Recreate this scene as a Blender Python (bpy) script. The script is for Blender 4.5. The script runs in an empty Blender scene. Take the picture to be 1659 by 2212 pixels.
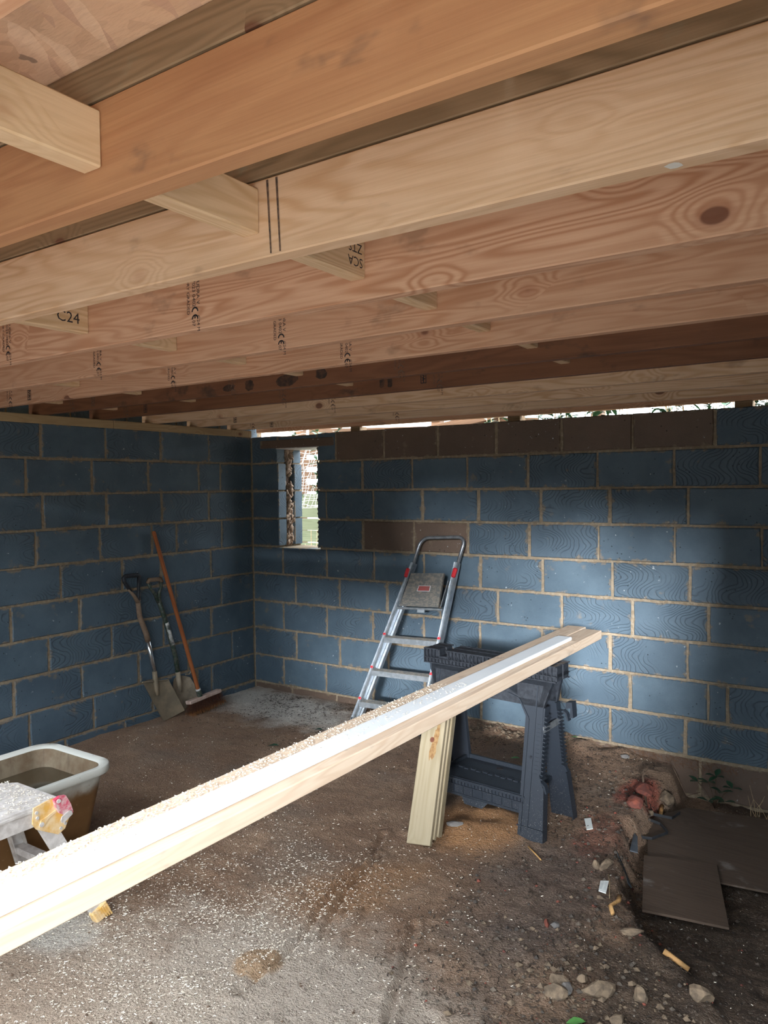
import bpy, bmesh, math, random
from mathutils import Vector, Matrix, noise, Euler
random.seed(7)
SC = bpy.context.scene
COL = SC.collection
# ------------------------------------------------------------------ camera
FPX = 1654.64
RIGHT = Vector((0.83, 0.5577, -0.0114)); DOWN = Vector((0.0085, -0.033, -0.9994)); FWD = Vector((-0.5577, 0.8294, -0.0321))
cd = bpy.data.cameras.new('camera'); cam = bpy.data.objects.new('camera', cd); COL.objects.link(cam)
cd.sensor_fit = 'VERTICAL'; cd.sensor_height = 24.0; cd.lens = FPX / 2212 * 24.0; cd.clip_start = 0.05
r = RIGHT.normalized(); f = (FWD - r * FWD.dot(r)).normalized(); u = r.cross(f)
m = Matrix.Identity(4)
for i in range(3):
    m[i][0] = r[i]; m[i][1] = u[i]; m[i][2] = -f[i]
m[0][3], m[1][3], m[2][3] = 4.4398, -4.6503, 1.6439
cam.matrix_world = m
SC.camera = cam
# ------------------------------------------------------------------ sky, exposure
w = bpy.data.worlds.new('overcast_sky'); SC.world = w; w.use_nodes = True
bg = w.node_tree.nodes['Background']; bg.inputs[0].default_value = (0.86, 0.94, 1.0, 1); bg.inputs[1].default_value = 1.5
SC.view_settings.view_transform = 'Standard'; SC.view_settings.look = 'None'
SC.view_settings.exposure = 2.95; SC.view_settings.gamma = 1.0; SC.view_settings.use_curve_mapping = False
DOOR_Y = (-4.15, -7.7); DOOR_H = 2.06
def portal(loc, rot, sx, sy):
    l = bpy.data.lights.new('daylight_portal', 'AREA'); l.shape = 'RECTANGLE'; l.size = sx; l.size_y = sy
    l.cycles.is_portal = True
    o = bpy.data.objects.new('daylight_portal', l); o.location = loc; o.rotation_euler = rot; COL.objects.link(o)
SUN_AZ, SUN_EL = math.radians(70), math.radians(7.8)
sl = bpy.data.lights.new('hazy_sun', 'SUN'); sl.energy = 4.0; sl.angle = math.radians(10); sl.color = (.93, .97, 1.0)
so = bpy.data.objects.new('hazy_sun', sl); COL.objects.link(so)
so.rotation_euler = Vector((math.cos(SUN_EL) * math.cos(SUN_AZ), -math.cos(SUN_EL) * math.sin(SUN_AZ), math.sin(SUN_EL))).to_track_quat('Z', 'Y').to_euler()
portal((4.96, -5.9, 1.0), (0, math.radians(90), 0), 2.1, 3.6)
portal((2.3, -6.2, 2.6), (0, 0, 0), 5.2, 3.0)
portal((3.95, -7.92, 1.0), (math.radians(90), 0, 0), 1.8, 2.1)
portal((.49, .16, 1.56), (math.radians(-90), 0, 0), .42, .82)
portal((2.3, .16, 2.1), (math.radians(-90), 0, 0), 4.6, .08)

# ------------------------------------------------------------------ materials
class NT:
    def __init__(s, name):
        s.m = bpy.data.materials.new(name); s.m.use_nodes = True; s.t = s.m.node_tree; s.n = s.t.nodes
        s.b = s.n['Principled BSDF']
    def new(s, t, **k):
        n = s.n.new(t)
        for a, v in k.items(): setattr(n, a, v)
        return n
    def put(s, sock, v):
        if v is None: return
        if isinstance(v, bpy.types.NodeSocket): s.t.links.new(v, sock)
        elif isinstance(v, tuple) and len(v) == 3 and sock.type == 'RGBA': sock.default_value = (*v, 1)
        else: sock.default_value = v
    def math(s, op, a, b=None, c=None, clamp=False):
        n = s.new('ShaderNodeMath', operation=op, use_clamp=clamp)
        s.put(n.inputs[0], a); s.put(n.inputs[1], b); s.put(n.inputs[2], c); return n.outputs[0]
    def vmath(s, op, a, b=None):
        n = s.new('ShaderNodeVectorMath', operation=op); s.put(n.inputs[0], a); s.put(n.inputs[1], b)
        return n.outputs['Value'] if op in ('LENGTH', 'DISTANCE', 'DOT_PRODUCT') else n.outputs[0]
    def mix(s, f, a, b, mode='MIX'):
        n = s.new('ShaderNodeMix', data_type='RGBA', blend_type=mode)
        s.put(n.inputs[0], f); s.put(n.inputs[6], a); s.put(n.inputs[7], b); return n.outputs[2]
    def noise(s, vec, scale=5, detail=3, rough=.55, dist=0):
        n = s.new('ShaderNodeTexNoise'); s.put(n.inputs['Vector'], vec); n.inputs['Scale'].default_value = scale
        n.inputs['Detail'].default_value = detail; n.inputs['Roughness'].default_value = rough; n.inputs['Distortion'].default_value = dist
        return n.outputs[0]
    def voro(s, vec, scale=5, rnd=1.0):
        n = s.new('ShaderNodeTexVoronoi'); s.put(n.inputs['Vector'], vec); n.inputs['Scale'].default_value = scale
        n.inputs['Randomness'].default_value = rnd
        return n.outputs['Distance'], n.outputs['Color']
    def ramp(s, v, lo, hi, a=0.0, b=1.0):
        n = s.new('ShaderNodeMapRange', interpolation_type='SMOOTHSTEP')
        s.put(n.inputs[0], v)
        for i, x in enumerate((lo, hi, a, b)): s.put(n.inputs[i + 1], x)
        return n.outputs[0]
    def scale(s, vec, x, y, z):
        return s.vmath('MULTIPLY', vec, (x, y, z))
    def coord(s, kind='Object', rnd=True):
        c = s.new('ShaderNodeTexCoord').outputs[kind]
        if rnd:
            o = s.new('ShaderNodeObjectInfo').outputs['Random']
            k = s.new('ShaderNodeCombineXYZ')
            s.put(k.inputs[0], s.math('MULTIPLY', o, 37.3)); s.put(k.inputs[1], s.math('MULTIPLY', o, 91.7)); s.put(k.inputs[2], s.math('MULTIPLY', o, 57.1))
            return c, s.vmath('ADD', c, k.outputs[0]), o
        return c
    def sep(s, v):
        n = s.new('ShaderNodeSeparateXYZ'); s.put(n.inputs[0], v); return n.outputs
    def bump(s, h, strength=.3, dist=.01):
        n = s.new('ShaderNodeBump'); n.inputs['Strength'].default_value = strength; n.inputs['Distance'].default_value = dist
        s.put(n.inputs['Height'], h); s.put(s.b.inputs['Normal'], n.outputs[0])
    def out(s, col, rough=.8, metal=0.0, spec=.3):
        s.put(s.b.inputs['Base Color'], col); s.put(s.b.inputs['Roughness'], rough); s.put(s.b.inputs['Metallic'], metal)
        s.b.inputs['Specular IOR Level'].default_value = spec
        return s.m

def wood(name, light, dark, knot=(.13, .05, .03), ring=1.0, knots=.66, stain=.35, stain_col=(.10, .06, .04), rough=.7):
    t = NT(name); c, p, rnd = t.coord()
    kp = t.scale(p, 4.6, 2.6, 7.2)
    kd, kc = t.voro(kp, 1.0)
    sel = t.math('GREATER_THAN', t.sep(kc)[0], knots)
    near = t.math('MULTIPLY', t.ramp(kd, .55, .02), sel)
    q = t.scale(p, .8, 9, 9)
    n = t.noise(q, 1.0, 2, .5, .3)
    n2 = t.math('ADD', n, t.math('MULTIPLY', near, .24))
    rg = t.math('SINE', t.math('MULTIPLY', n2, 105 * ring))
    rg = t.math('POWER', t.math('ADD', t.math('MULTIPLY', rg, .5), .5), 1.6)
    fine = t.noise(t.scale(p, 4, 160, 160), 1.0, 3)
    broad = t.noise(t.scale(p, 1.2, 4, 4), 1.0, 2)
    col = t.mix(t.math('MULTIPLY', rg, t.ramp(broad, .3, .7, .35, 1.0)), light, dark)
    col = t.mix(t.ramp(fine, .3, .75, 0, .35), col, dark)
    col = t.mix(t.ramp(rnd, 0, 1, 0, .22), col, (light[0] * .75, light[1] * .66, light[2] * .58))
    st = t.noise(t.scale(p, 5, 7, 9), 1.0, 4, .6)
    col = t.mix(t.math('MULTIPLY', t.ramp(st, .60, .74), stain), col, stain_col)
    halo = t.math('MULTIPLY', t.ramp(kd, .24, .12), sel)
    core = t.math('MULTIPLY', t.ramp(kd, .15, .115), sel)
    col = t.mix(t.math('MULTIPLY', halo, .45), col, (dark[0] * .7, dark[1] * .5, dark[2] * .45))
    col = t.mix(t.math('MULTIPLY', core, .8), col, knot)
    t.bump(t.math('ADD', fine, t.math('MULTIPLY', rg, .4)), .25, .002)
    return t.out(col, rough)

M = {}
M['pine'] = wood('pine_timber', (.63, .39, .26), (.44, .22, .125))
M['pine_red'] = wood('reddish_timber', (.46, .245, .125), (.36, .17, .085), ring=.5, knots=.85, stain=.6, stain_col=(.07, .05, .05))
M['pine_dark'] = wood('dark_red_timber', (.21, .095, .05), (.14, .06, .032), ring=.5, knots=.85, stain=.7, stain_col=(.035, .025, .022))
M['pine_yellow'] = wood('pale_timber', (.70, .50, .345), (.52, .32, .18))
M['treated'] = wood('treated_timber', (.32, .22, .135), (.21, .145, .085), knots=.85, stain=.35, stain_col=(.24, .32, .26))
M['plate_wood'] = wood('plate_timber', (.42, .30, .165), (.30, .19, .10), knots=.6)
M['board_wood'] = wood('sawn_board', (.74, .60, .47), (.60, .44, .32), knots=.85, stain=.55, stain_col=(.30, .25, .22))
M['lumber'] = wood('planed_lumber', (.34, .285, .195), (.25, .20, .12), knots=.92, stain=.6, stain_col=(.20, .115, .05), ring=.6)
M['noggin'] = wood('noggin_timber', (.68, .50, .33), (.52, .34, .19), knots=.6)
M['fence'] = wood('fence_timber', (.10, .05, .022), (.07, .033, .015))
M['fence_green'] = wood('mossy_fence_timber', (.115, .13, .075), (.075, .09, .045))
M['broom_wood'] = wood('varnished_handle', (.34, .11, .035), (.24, .07, .02), knots=.9)
M['ash_handle'] = wood('worn_handle', (.22, .155, .11), (.15, .10, .07), knots=.95)
M['hardboard'] = wood('dirty_sheet', (.115, .08, .058), (.08, .056, .042), knots=.99, stain=.6, stain_col=(.3, .27, .25))
M['stick'] = wood('stick_wood', (.55, .33, .14), (.4, .2, .07))

def block_mat(name, base, base2, mort=(.22, .165, .11), wave=1.0, speck=.6):
    t = NT(name); c, p, rnd = t.coord()
    g = t.new('ShaderNodeTexCoord').outputs['Generated']
    gx, gy, gz = t.sep(g)
    ex = t.math('MULTIPLY', t.math('MINIMUM', gx, t.math('SUBTRACT', 1.0, gx)), 2.0)
    ez = t.math('MINIMUM', gz, t.math('SUBTRACT', 1.0, gz))
    e = t.math('MINIMUM', ex, ez)
    big = t.noise(p, 5, 4, .6)
    col = t.mix(t.ramp(big, .3, .7), base, base2)
    col = t.mix(t.math('MULTIPLY', rnd, .35), col, (base2[0] * .6, base2[1] * .62, base2[2] * .68))
    grit = t.noise(p, 160, 2, .6)
    col = t.mix(t.ramp(grit, .55, .8, 0, .3), col, (base[0] * .4, base[1] * .4, base[2] * .4))
    # mortar smears from the joints
    ns = t.noise(p, 17, 4, .65)
    edge = t.math('ADD', t.math('MULTIPLY', t.math('SUBTRACT', ns, .48), .6), .0)
    sm = t.ramp(t.math('SUBTRACT', edge, e), -.03, .05)
    sm = t.math('MULTIPLY', sm, t.ramp(gy, .16, .10))
    col = t.mix(t.math('MULTIPLY', sm, .75), col, mort)
    # white flecks
    sp = t.noise(t.vmath('ADD', p, (3.1, 7.7, 1.3)), 46, 2, .5)
    sp2 = t.noise(t.vmath('ADD', p, (9.1, 2.7, 4.3)), 6, 2, .5)
    col = t.mix(t.math('MULTIPLY', t.ramp(sp, .70, .76), t.ramp(sp2, .5, .62, 0, speck)), col, (.55, .58, .6))
    st = t.noise(t.vmath('ADD', p, (1.1, 5.7, 8.3)), 9, 4, .6)
    col = t.mix(t.ramp(st, .63, .76, 0, .6), col, mort)
    # formwork grain: wavy grooves
    px, py, pz = t.sep(p)
    k = t.new('ShaderNodeCombineXYZ'); t.put(k.inputs[0], t.math('ADD', px, py)); t.put(k.inputs[1], pz)
    dn = t.noise(k.outputs[0], 6.5, 1, .4)
    zz = t.math('ABSOLUTE', t.math('SUBTRACT', t.math('FRACT', t.math('MULTIPLY', pz, 5.2)), .5))
    ph = t.math('ADD', t.math('ADD', t.math('MULTIPLY', k_x(t, k), 200.0), t.math('MULTIPLY', dn, 42.0)), t.math('MULTIPLY', t.ramp(zz, .04, .46), 17.0))
    wv = t.math('POWER', t.math('ADD', t.math('MULTIPLY', t.math('SINE', ph), .5), .5), 11.0)
    msk = t.math('MULTIPLY', t.ramp(t.noise(p, 3.5, 1), .38, .55), t.math('GREATER_THAN', rnd, .25))
    wv = t.math('MULTIPLY', t.math('MULTIPLY', wv, msk), wave)
    vd, _ = t.voro(p, 38)
    pit = t.math('MULTIPLY', t.ramp(vd, .16, .1), t.ramp(t.noise(p, 11, 2), .55, .62))
    h = t.math('ADD', t.math('MULTIPLY', grit, .35), t.math('MULTIPLY', big, .3))
    h = t.math('SUBTRACT', h, t.math('MULTIPLY', wv, .55))
    h = t.math('SUBTRACT', h, pit)
    h = t.math('ADD', h, t.math('MULTIPLY', sm, .5))
    col = t.mix(t.math('MULTIPLY', pit, .8), col, (.01, .012, .015))
    col = t.mix(t.math('MULTIPLY', wv, .5), col, (.022, .03, .04))
    t.bump(h, .8, .004)
    return t.out(col, .62, 0, .45)
def k_x(t, k):
    return t.sep(k.outputs[0])[0]
M['block'] = block_mat('blue_grey_block', (.062, .096, .128), (.086, .127, .163))
M['block_brown'] = block_mat('brown_block', (.145, .095, .068), (.12, .08, .058), wave=0.0, speck=1.0)
t = NT('mortar'); c = t.coord(rnd=False)
a = t.noise(c, 40, 4, .65); b_ = t.noise(c, 4, 3)
col = t.mix(t.ramp(b_, .35, .65), (.27, .21, .145), (.195, .148, .10)); col = t.mix(t.ramp(a, .4, .75, 0, .5), col, (.42, .36, .28))
t.bump(a, 1.0, .008); M['mortar'] = t.out(col, .95, 0, .1)

t = NT('plain_dark_concrete'); c = t.coord(rnd=False); a = t.noise(c, 12, 5, .6)
M['concrete'] = t.out(t.mix(a, (.12, .095, .075), (.2, .16, .125)), .9)

# OSB: strands as stretched cells in random directions
t = NT('strand_board'); c = t.coord(rnd=False)
def strands(rot, off):
    mp = t.new('ShaderNodeMapping'); t.put(mp.inputs[0], c); mp.inputs['Rotation'].default_value = (0, 0, rot); mp.inputs['Location'].default_value = (off, off * .7, 0)
    wp = t.noise(mp.outputs[0], 14, 2); v = t.vmath('ADD', t.scale(mp.outputs[0], 9, 42, 1), t.scale(wp, 1.1, 1.1, 0))
    return t.voro(v, 1.0)
d1, k1 = strands(.35, 0); d2, k2 = strands(-.55, 5.3); d3, k3 = strands(1.1, 9.1)
def strand_col(k): return t.mix(t.sep(k)[0], (.62, .40, .25), (.44, .25, .14))
col = t.mix(t.math('GREATER_THAN', t.sep(k2)[1], .5), strand_col(k1), strand_col(k2))
col = t.mix(t.math('GREATER_THAN', t.sep(k3)[1], .62), col, t.mix(t.sep(k3)[2], (.70, .50, .34), (.40, .20, .13)))
gr = t.noise(t.scale(c, 30, 120, 1), 1.0, 3)
col = t.mix(t.ramp(gr, .4, .8, 0, .4), col, (.36, .2, .12))
col = t.mix(t.ramp(t.noise(c, 22, 2), .74, .77), col, (.07, .03, .02))
t.bump(t.math('ADD', gr, t.sep(k2)[0]), .4, .004); M['osb'] = t.out(t.mix(.35, col, (.90, .66, .50)), .75)

# floor
t = NT('muddy_slab'); c = t.coord(rnd=False)
wn = t.noise(c, 3.2, 5, .6)

def blob(x, y, rx, ry, soft=.5, ns=.7, rot=0.0):
    d = t.vmath('SUBTRACT', c, (x, y, 0))
    mp = t.new('ShaderNodeMapping'); t.put(mp.inputs[0], d); mp.inputs['Rotation'].default_value = (0, 0, -rot); mp.inputs['Scale'].default_value = (1, 1, 0)
    d = t.scale(mp.outputs[0], 1 / rx, 1 / ry, 0)
    l = t.math('ADD', t.vmath('LENGTH', d), t.math('MULTIPLY', t.math('SUBTRACT', t.noise(c, 5.5, 5, .65), .5), ns * 2))
    return t.ramp(l, 1 + soft * .5, 1 - soft * .5)
col = t.mix(t.ramp(wn, .35, .65), (.25, .15, .095), (.34, .22, .145))
n2 = t.noise(c, 11, 4, .65); col = t.mix(t.ramp(n2, .5, .72, 0, .6), col, (.15, .09, .058))
col = t.mix(t.ramp(t.noise(c, 1.7, 3), .5, .68, 0, .5), col, (.22, .17, .135))
# cement dust by the far corner, brightened to look lit; sawdust and dried slurry near the door
col = t.mix(t.math('MULTIPLY', blob(.50, -.32, .75, .30, 1.0, .8, -.2), .9), col, (.78, .74, .68))
col = t.mix(t.math('MULTIPLY', blob(2.75, -2.85, .62, .42, .9, .8), .8), col, (.52, .45, .38))
col = t.mix(t.math('MULTIPLY', blob(2.1, -3.3, .7, .5, .9, .8), .55), col, (.47, .38, .3))
col = t.mix(t.math('MULTIPLY', blob(1.85, -3.0, .16, .12, .9, .6), .8), col, (.62, .58, .52))
# orange sand
col = t.mix(t.math('MULTIPLY', blob(2.76, -1.36, .24, .30, .6, .4), .9), col, (.40, .20, .085))
col = t.mix(t.math('MULTIPLY', blob(2.62, -2.15, .16, .3, .8, .8, -.3), .6), col, (.36, .19, .09))
col = t.mix(t.math('MULTIPLY', blob(2.61, -2.74, .085, .085, .3, .25), .75), col, (.40, .24, .12))
# dark soil and rubble to the right, colour darkened further for the shade there
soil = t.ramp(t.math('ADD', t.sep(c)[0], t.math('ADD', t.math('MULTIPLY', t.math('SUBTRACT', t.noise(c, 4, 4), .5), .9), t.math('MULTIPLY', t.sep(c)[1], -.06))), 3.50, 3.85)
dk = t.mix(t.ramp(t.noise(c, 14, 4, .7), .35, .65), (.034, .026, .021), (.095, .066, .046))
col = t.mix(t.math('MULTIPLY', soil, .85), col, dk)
col = t.mix(t.math('MULTIPLY', blob(3.25, -1.75, .25, .5, .9, 1.0), .5), col, (.085, .075, .075))
# red brick dust on the broken edge
col = t.mix(t.math('MULTIPLY', blob(3.29, -.52, .10, .20, .6, .7), .85), col, (.36, .085, .055))
col = t.mix(t.math('MULTIPLY', blob(3.28, -1.15, .10, .22, .8, .9), .5), col, (.33, .11, .07))
gr = t.noise(c, 130, 3, .65)
g2 = t.noise(c, 60, 4, .7)
col = t.mix(t.ramp(gr, .54, .68, 0, .6), col, (.07, .045, .03)); col = t.mix(t.ramp(gr, .40, .30, 0, .5), col, (.52, .42, .34))
col = t.mix(t.ramp(g2, .55, .68, 0, .45), col, (.11, .07, .045)); col = t.mix(t.ramp(g2, .42, .32, 0, .35), col, (.5, .4, .31))
fl = t.noise(t.vmath('ADD', c, (4, 2, 1)), 85, 1); col = t.mix(t.ramp(fl, .74, .77, 0, .8), col, (.6, .55, .5))
t.bump(t.math('ADD', t.math('MULTIPLY', gr, .7), t.noise(c, 30, 5, .7)), 1.0, .018)
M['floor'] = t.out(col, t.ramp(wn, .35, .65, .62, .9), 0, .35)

def simple(name, c1, c2, scale=20, rough=.6, metal=0.0, bump=.1, spec=.4, rnd=True):
    t = NT(name); c, p, o = t.coord()
    n = t.noise(p, scale, 4, .6)
    col = t.mix(t.ramp(n, .35, .65), c1, c2)
    if bump: t.bump(n, bump, .003)
    return t.out(col, rough, metal, spec)
M['black_plastic'] = simple('dusty_black_plastic', (.012, .014, .019), (.026, .030, .038), 60, .5, 0, .15)
t = NT('speckled_black_plastic'); c, p, o = t.coord()
zz = t.sep(c)[2]
n = t.noise(p, 220, 2); col = t.mix(t.ramp(t.math('ADD', n, t.ramp(zz, .5, 0, -.06, .07)), .68, .76), (.018, .023, .032), (.16, .15, .14))
M['saw_plastic'] = t.out(col, .48, 0, .45)
M['alu'] = simple('worn_aluminium', (.52, .56, .60), (.38, .42, .46), 30, .38, .75, .1)
M['alu_white'] = simple('dusty_aluminium', (.66, .62, .60), (.50, .46, .44), 30, .6, .1, .2)
t = NT('dusty_ribbed_tread'); c, p, o = t.coord(); n = t.noise(p, 45, 4, .65)
col = t.mix(t.ramp(n, .42, .62), (.15, .15, .145), (.26, .23, .19)); t.bump(t.noise(t.scale(p, 2, 2, 70), 1, 1), .4, .004)
M['tread'] = t.out(col, .6, .3)
M['dark_tube'] = simple('grey_tube', (.40, .42, .45), (.26, .28, .30), 25, .35, .75, .05)
M['red'] = simple('red_plastic', (.62, .03, .04), (.48, .02, .03), 30, .45, 0, .05)
M['red_worn'] = simple('chipped_red_paint', (.60, .06, .12), (.66, .50, .50), 38, .5, 0, .1)
M['yellow'] = simple('yellow_paint', (.72, .40, .09), (.80, .60, .36), 22, .55, 0, .1)
M['red_label'] = simple('faded_red_label', (.34, .06, .055), (.28, .08, .07), 40, .6, 0, 0)
M['resin'] = simple('resin_brown', (.20, .10, .035), (.30, .18, .075), 60, .6, 0, .1)
M['dark_knot'] = simple('knot_red', (.10, .028, .014), (.16, .05, .025), 40, .6, 0, .1)
M['stain'] = simple('mould_black', (.03, .02, .016), (.09, .042, .025), 38, .8, 0, 0)
M['paint'] = simple('white_paint', (.7, .68, .64), (.66, .64, .6), 30, .5, 0, 0)
M['label_white'] = simple('label_border', (.6, .6, .6), (.5, .5, .5), 40, .6, 0, 0)
M['chrome'] = simple('polished_steel', (.72, .74, .76), (.55, .57, .6), 20, .22, .95, .05)
M['green_metal'] = simple('chipped_green_paint', (.018, .045, .030), (.10, .10, .085), 55, .5, .2, .1)
M['mud_metal'] = simple('muddy_steel', (.26, .205, .14), (.17, .14, .10), 9, .65, .25, .2)
M['mud_metal_light'] = simple('dusty_steel', (.33, .27, .2), (.19, .155, .115), 11, .7, .2, .2)
M['label_scrap'] = simple('torn_label', (.62, .62, .6), (.05, .06, .05), 26, .7, 0, 0)
M['bristle'] = simple('brown_bristle', (.055, .02, .013), (.11, .042, .02), 40, .8, 0, 0)
M['bristle_tip'] = simple('orange_bristle', (.32, .14, .045), (.22, .085, .03), 40, .8, 0, 0)
M['broom_block'] = simple('dusty_broom_block', (.48, .36, .31), (.36, .24, .19), 20, .8)
M['upvc'] = simple('white_trim', (.86, .90, .94), (.82, .87, .92), 4, .5, 0, 0, .5)
M['card'] = simple('white_card', (.82, .84, .82), (.78, .8, .78), 10, .6, 0, 0)
M['ink'] = simple('black_ink', (.018, .016, .02), (.03, .026, .03), 90, .8, 0, 0)
M['ink_soft'] = simple('faded_ink', (.05, .035, .03), (.16, .10, .07), 120, .8, 0, 0)
M['print'] = simple('grey_print', (.35, .38, .38), (.45, .47, .47), 90, .8, 0, 0)
t = NT('dirty_white_plastic'); c, p, o = t.coord(); x, y, z = t.sep(c)
n = t.noise(p, 9, 4, .6)
stn = t.ramp(t.math('ADD', z, t.math('MULTIPLY', t.math('SUBTRACT', n, .5), .10)), .36, .27)
col = t.mix(stn, (.60, .60, .555), t.mix(t.ramp(t.noise(p, 5, 4), .35, .65), (.20, .10, .038), (.15, .075, .028)))
col = t.mix(t.ramp(t.noise(p, 60, 2), .68, .74, 0, .5), col, (.3, .18, .11))
M['tub'] = t.out(col, .5, 0, .4)
t = NT('stained_tub_inside'); c, p, o = t.coord(); n = t.noise(p, 7, 5, .65); n2 = t.noise(t.scale(p, 26, 26, 5), 1, 3)
col = t.mix(t.ramp(n, .35, .65), (.15, .10, .06), (.22, .175, .12)); col = t.mix(t.ramp(n2, .45, .7, 0, .6), col, (.085, .055, .035))
M['tub_in'] = t.out(col, .7)
t = NT('muddy_water'); c, p, o = t.coord(); M['water'] = t.out(t.mix(t.noise(p, 8, 3), (.045, .034, .02), (.07, .052, .03)), .12, 0, .5)
t.bump(t.noise(p, 10, 2), .05, .004)
M['leaf'] = simple('green_leaf', (.05, .16, .04), (.10, .28, .07), 12, .45, 0, .1)
M['leaf_dark'] = simple('dark_leaf', (.015, .05, .028), (.03, .075, .04), 12, .35, 0, .1)
M['leaf_out'] = simple('garden_leaf', (.018, .065, .028), (.045, .12, .05), 12, .5, 0, .1)
M['straw'] = simple('dry_stem', (.45, .34, .2), (.32, .22, .12), 30, .8, 0, 0)
M['twig'] = simple('dark_twig', (.09, .055, .035), (.15, .10, .07), 40, .85)
M['needle'] = simple('dead_needles', (.10, .052, .03), (.17, .09, .05), 60, .85, 0, 0)
M['shaving'] = simple('wood_shaving', (.84, .79, .70), (.74, .65, .52), 60, .8, 0, 0)
M['stone'] = simple('dusty_rubble', (.23, .165, .11), (.115, .085, .06), 40, .95, 0, 1.0)
M['stone_grey'] = simple('grey_stone', (.14, .13, .125), (.22, .2, .185), 14, .85, 0, .5)
M['brick'] = simple('brick_fragment', (.25, .07, .045), (.14, .05, .04), 26, .95, 0, 1.0)
M['gravel'] = simple('gravel', (.06, .05, .044), (.14, .11, .085), 9, .9, 0, .3)
M['grit'] = simple('dark_grit', (.035, .025, .02), (.08, .055, .038), 50, .9, 0, 0)
M['band'] = simple('black_strapping', (.02, .022, .026), (.035, .037, .042), 30, .35, 0, 0, .5)
M['tile'] = simple('slate_scrap', (.06, .07, .085), (.09, .10, .115), 20, .55)
M['wool'] = simple('fibrous_insulation', (.42, .31, .23), (.17, .11, .08), 30, .95, 0, .8)
M['wire'] = simple('pale_netting', (.62, .62, .58), (.5, .5, .47), 30, .6, 0, 0)
M['bounce_ground'] = simple('pale_bounce_ground', (.54, .48, .41), (.60, .54, .46), 3, .95)  # outside ground brightened to bounce daylight up onto the joists
M['blocker'] = simple('blocker_green', (.03, .05, .022), (.05, .08, .03), 3, .95)

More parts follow.
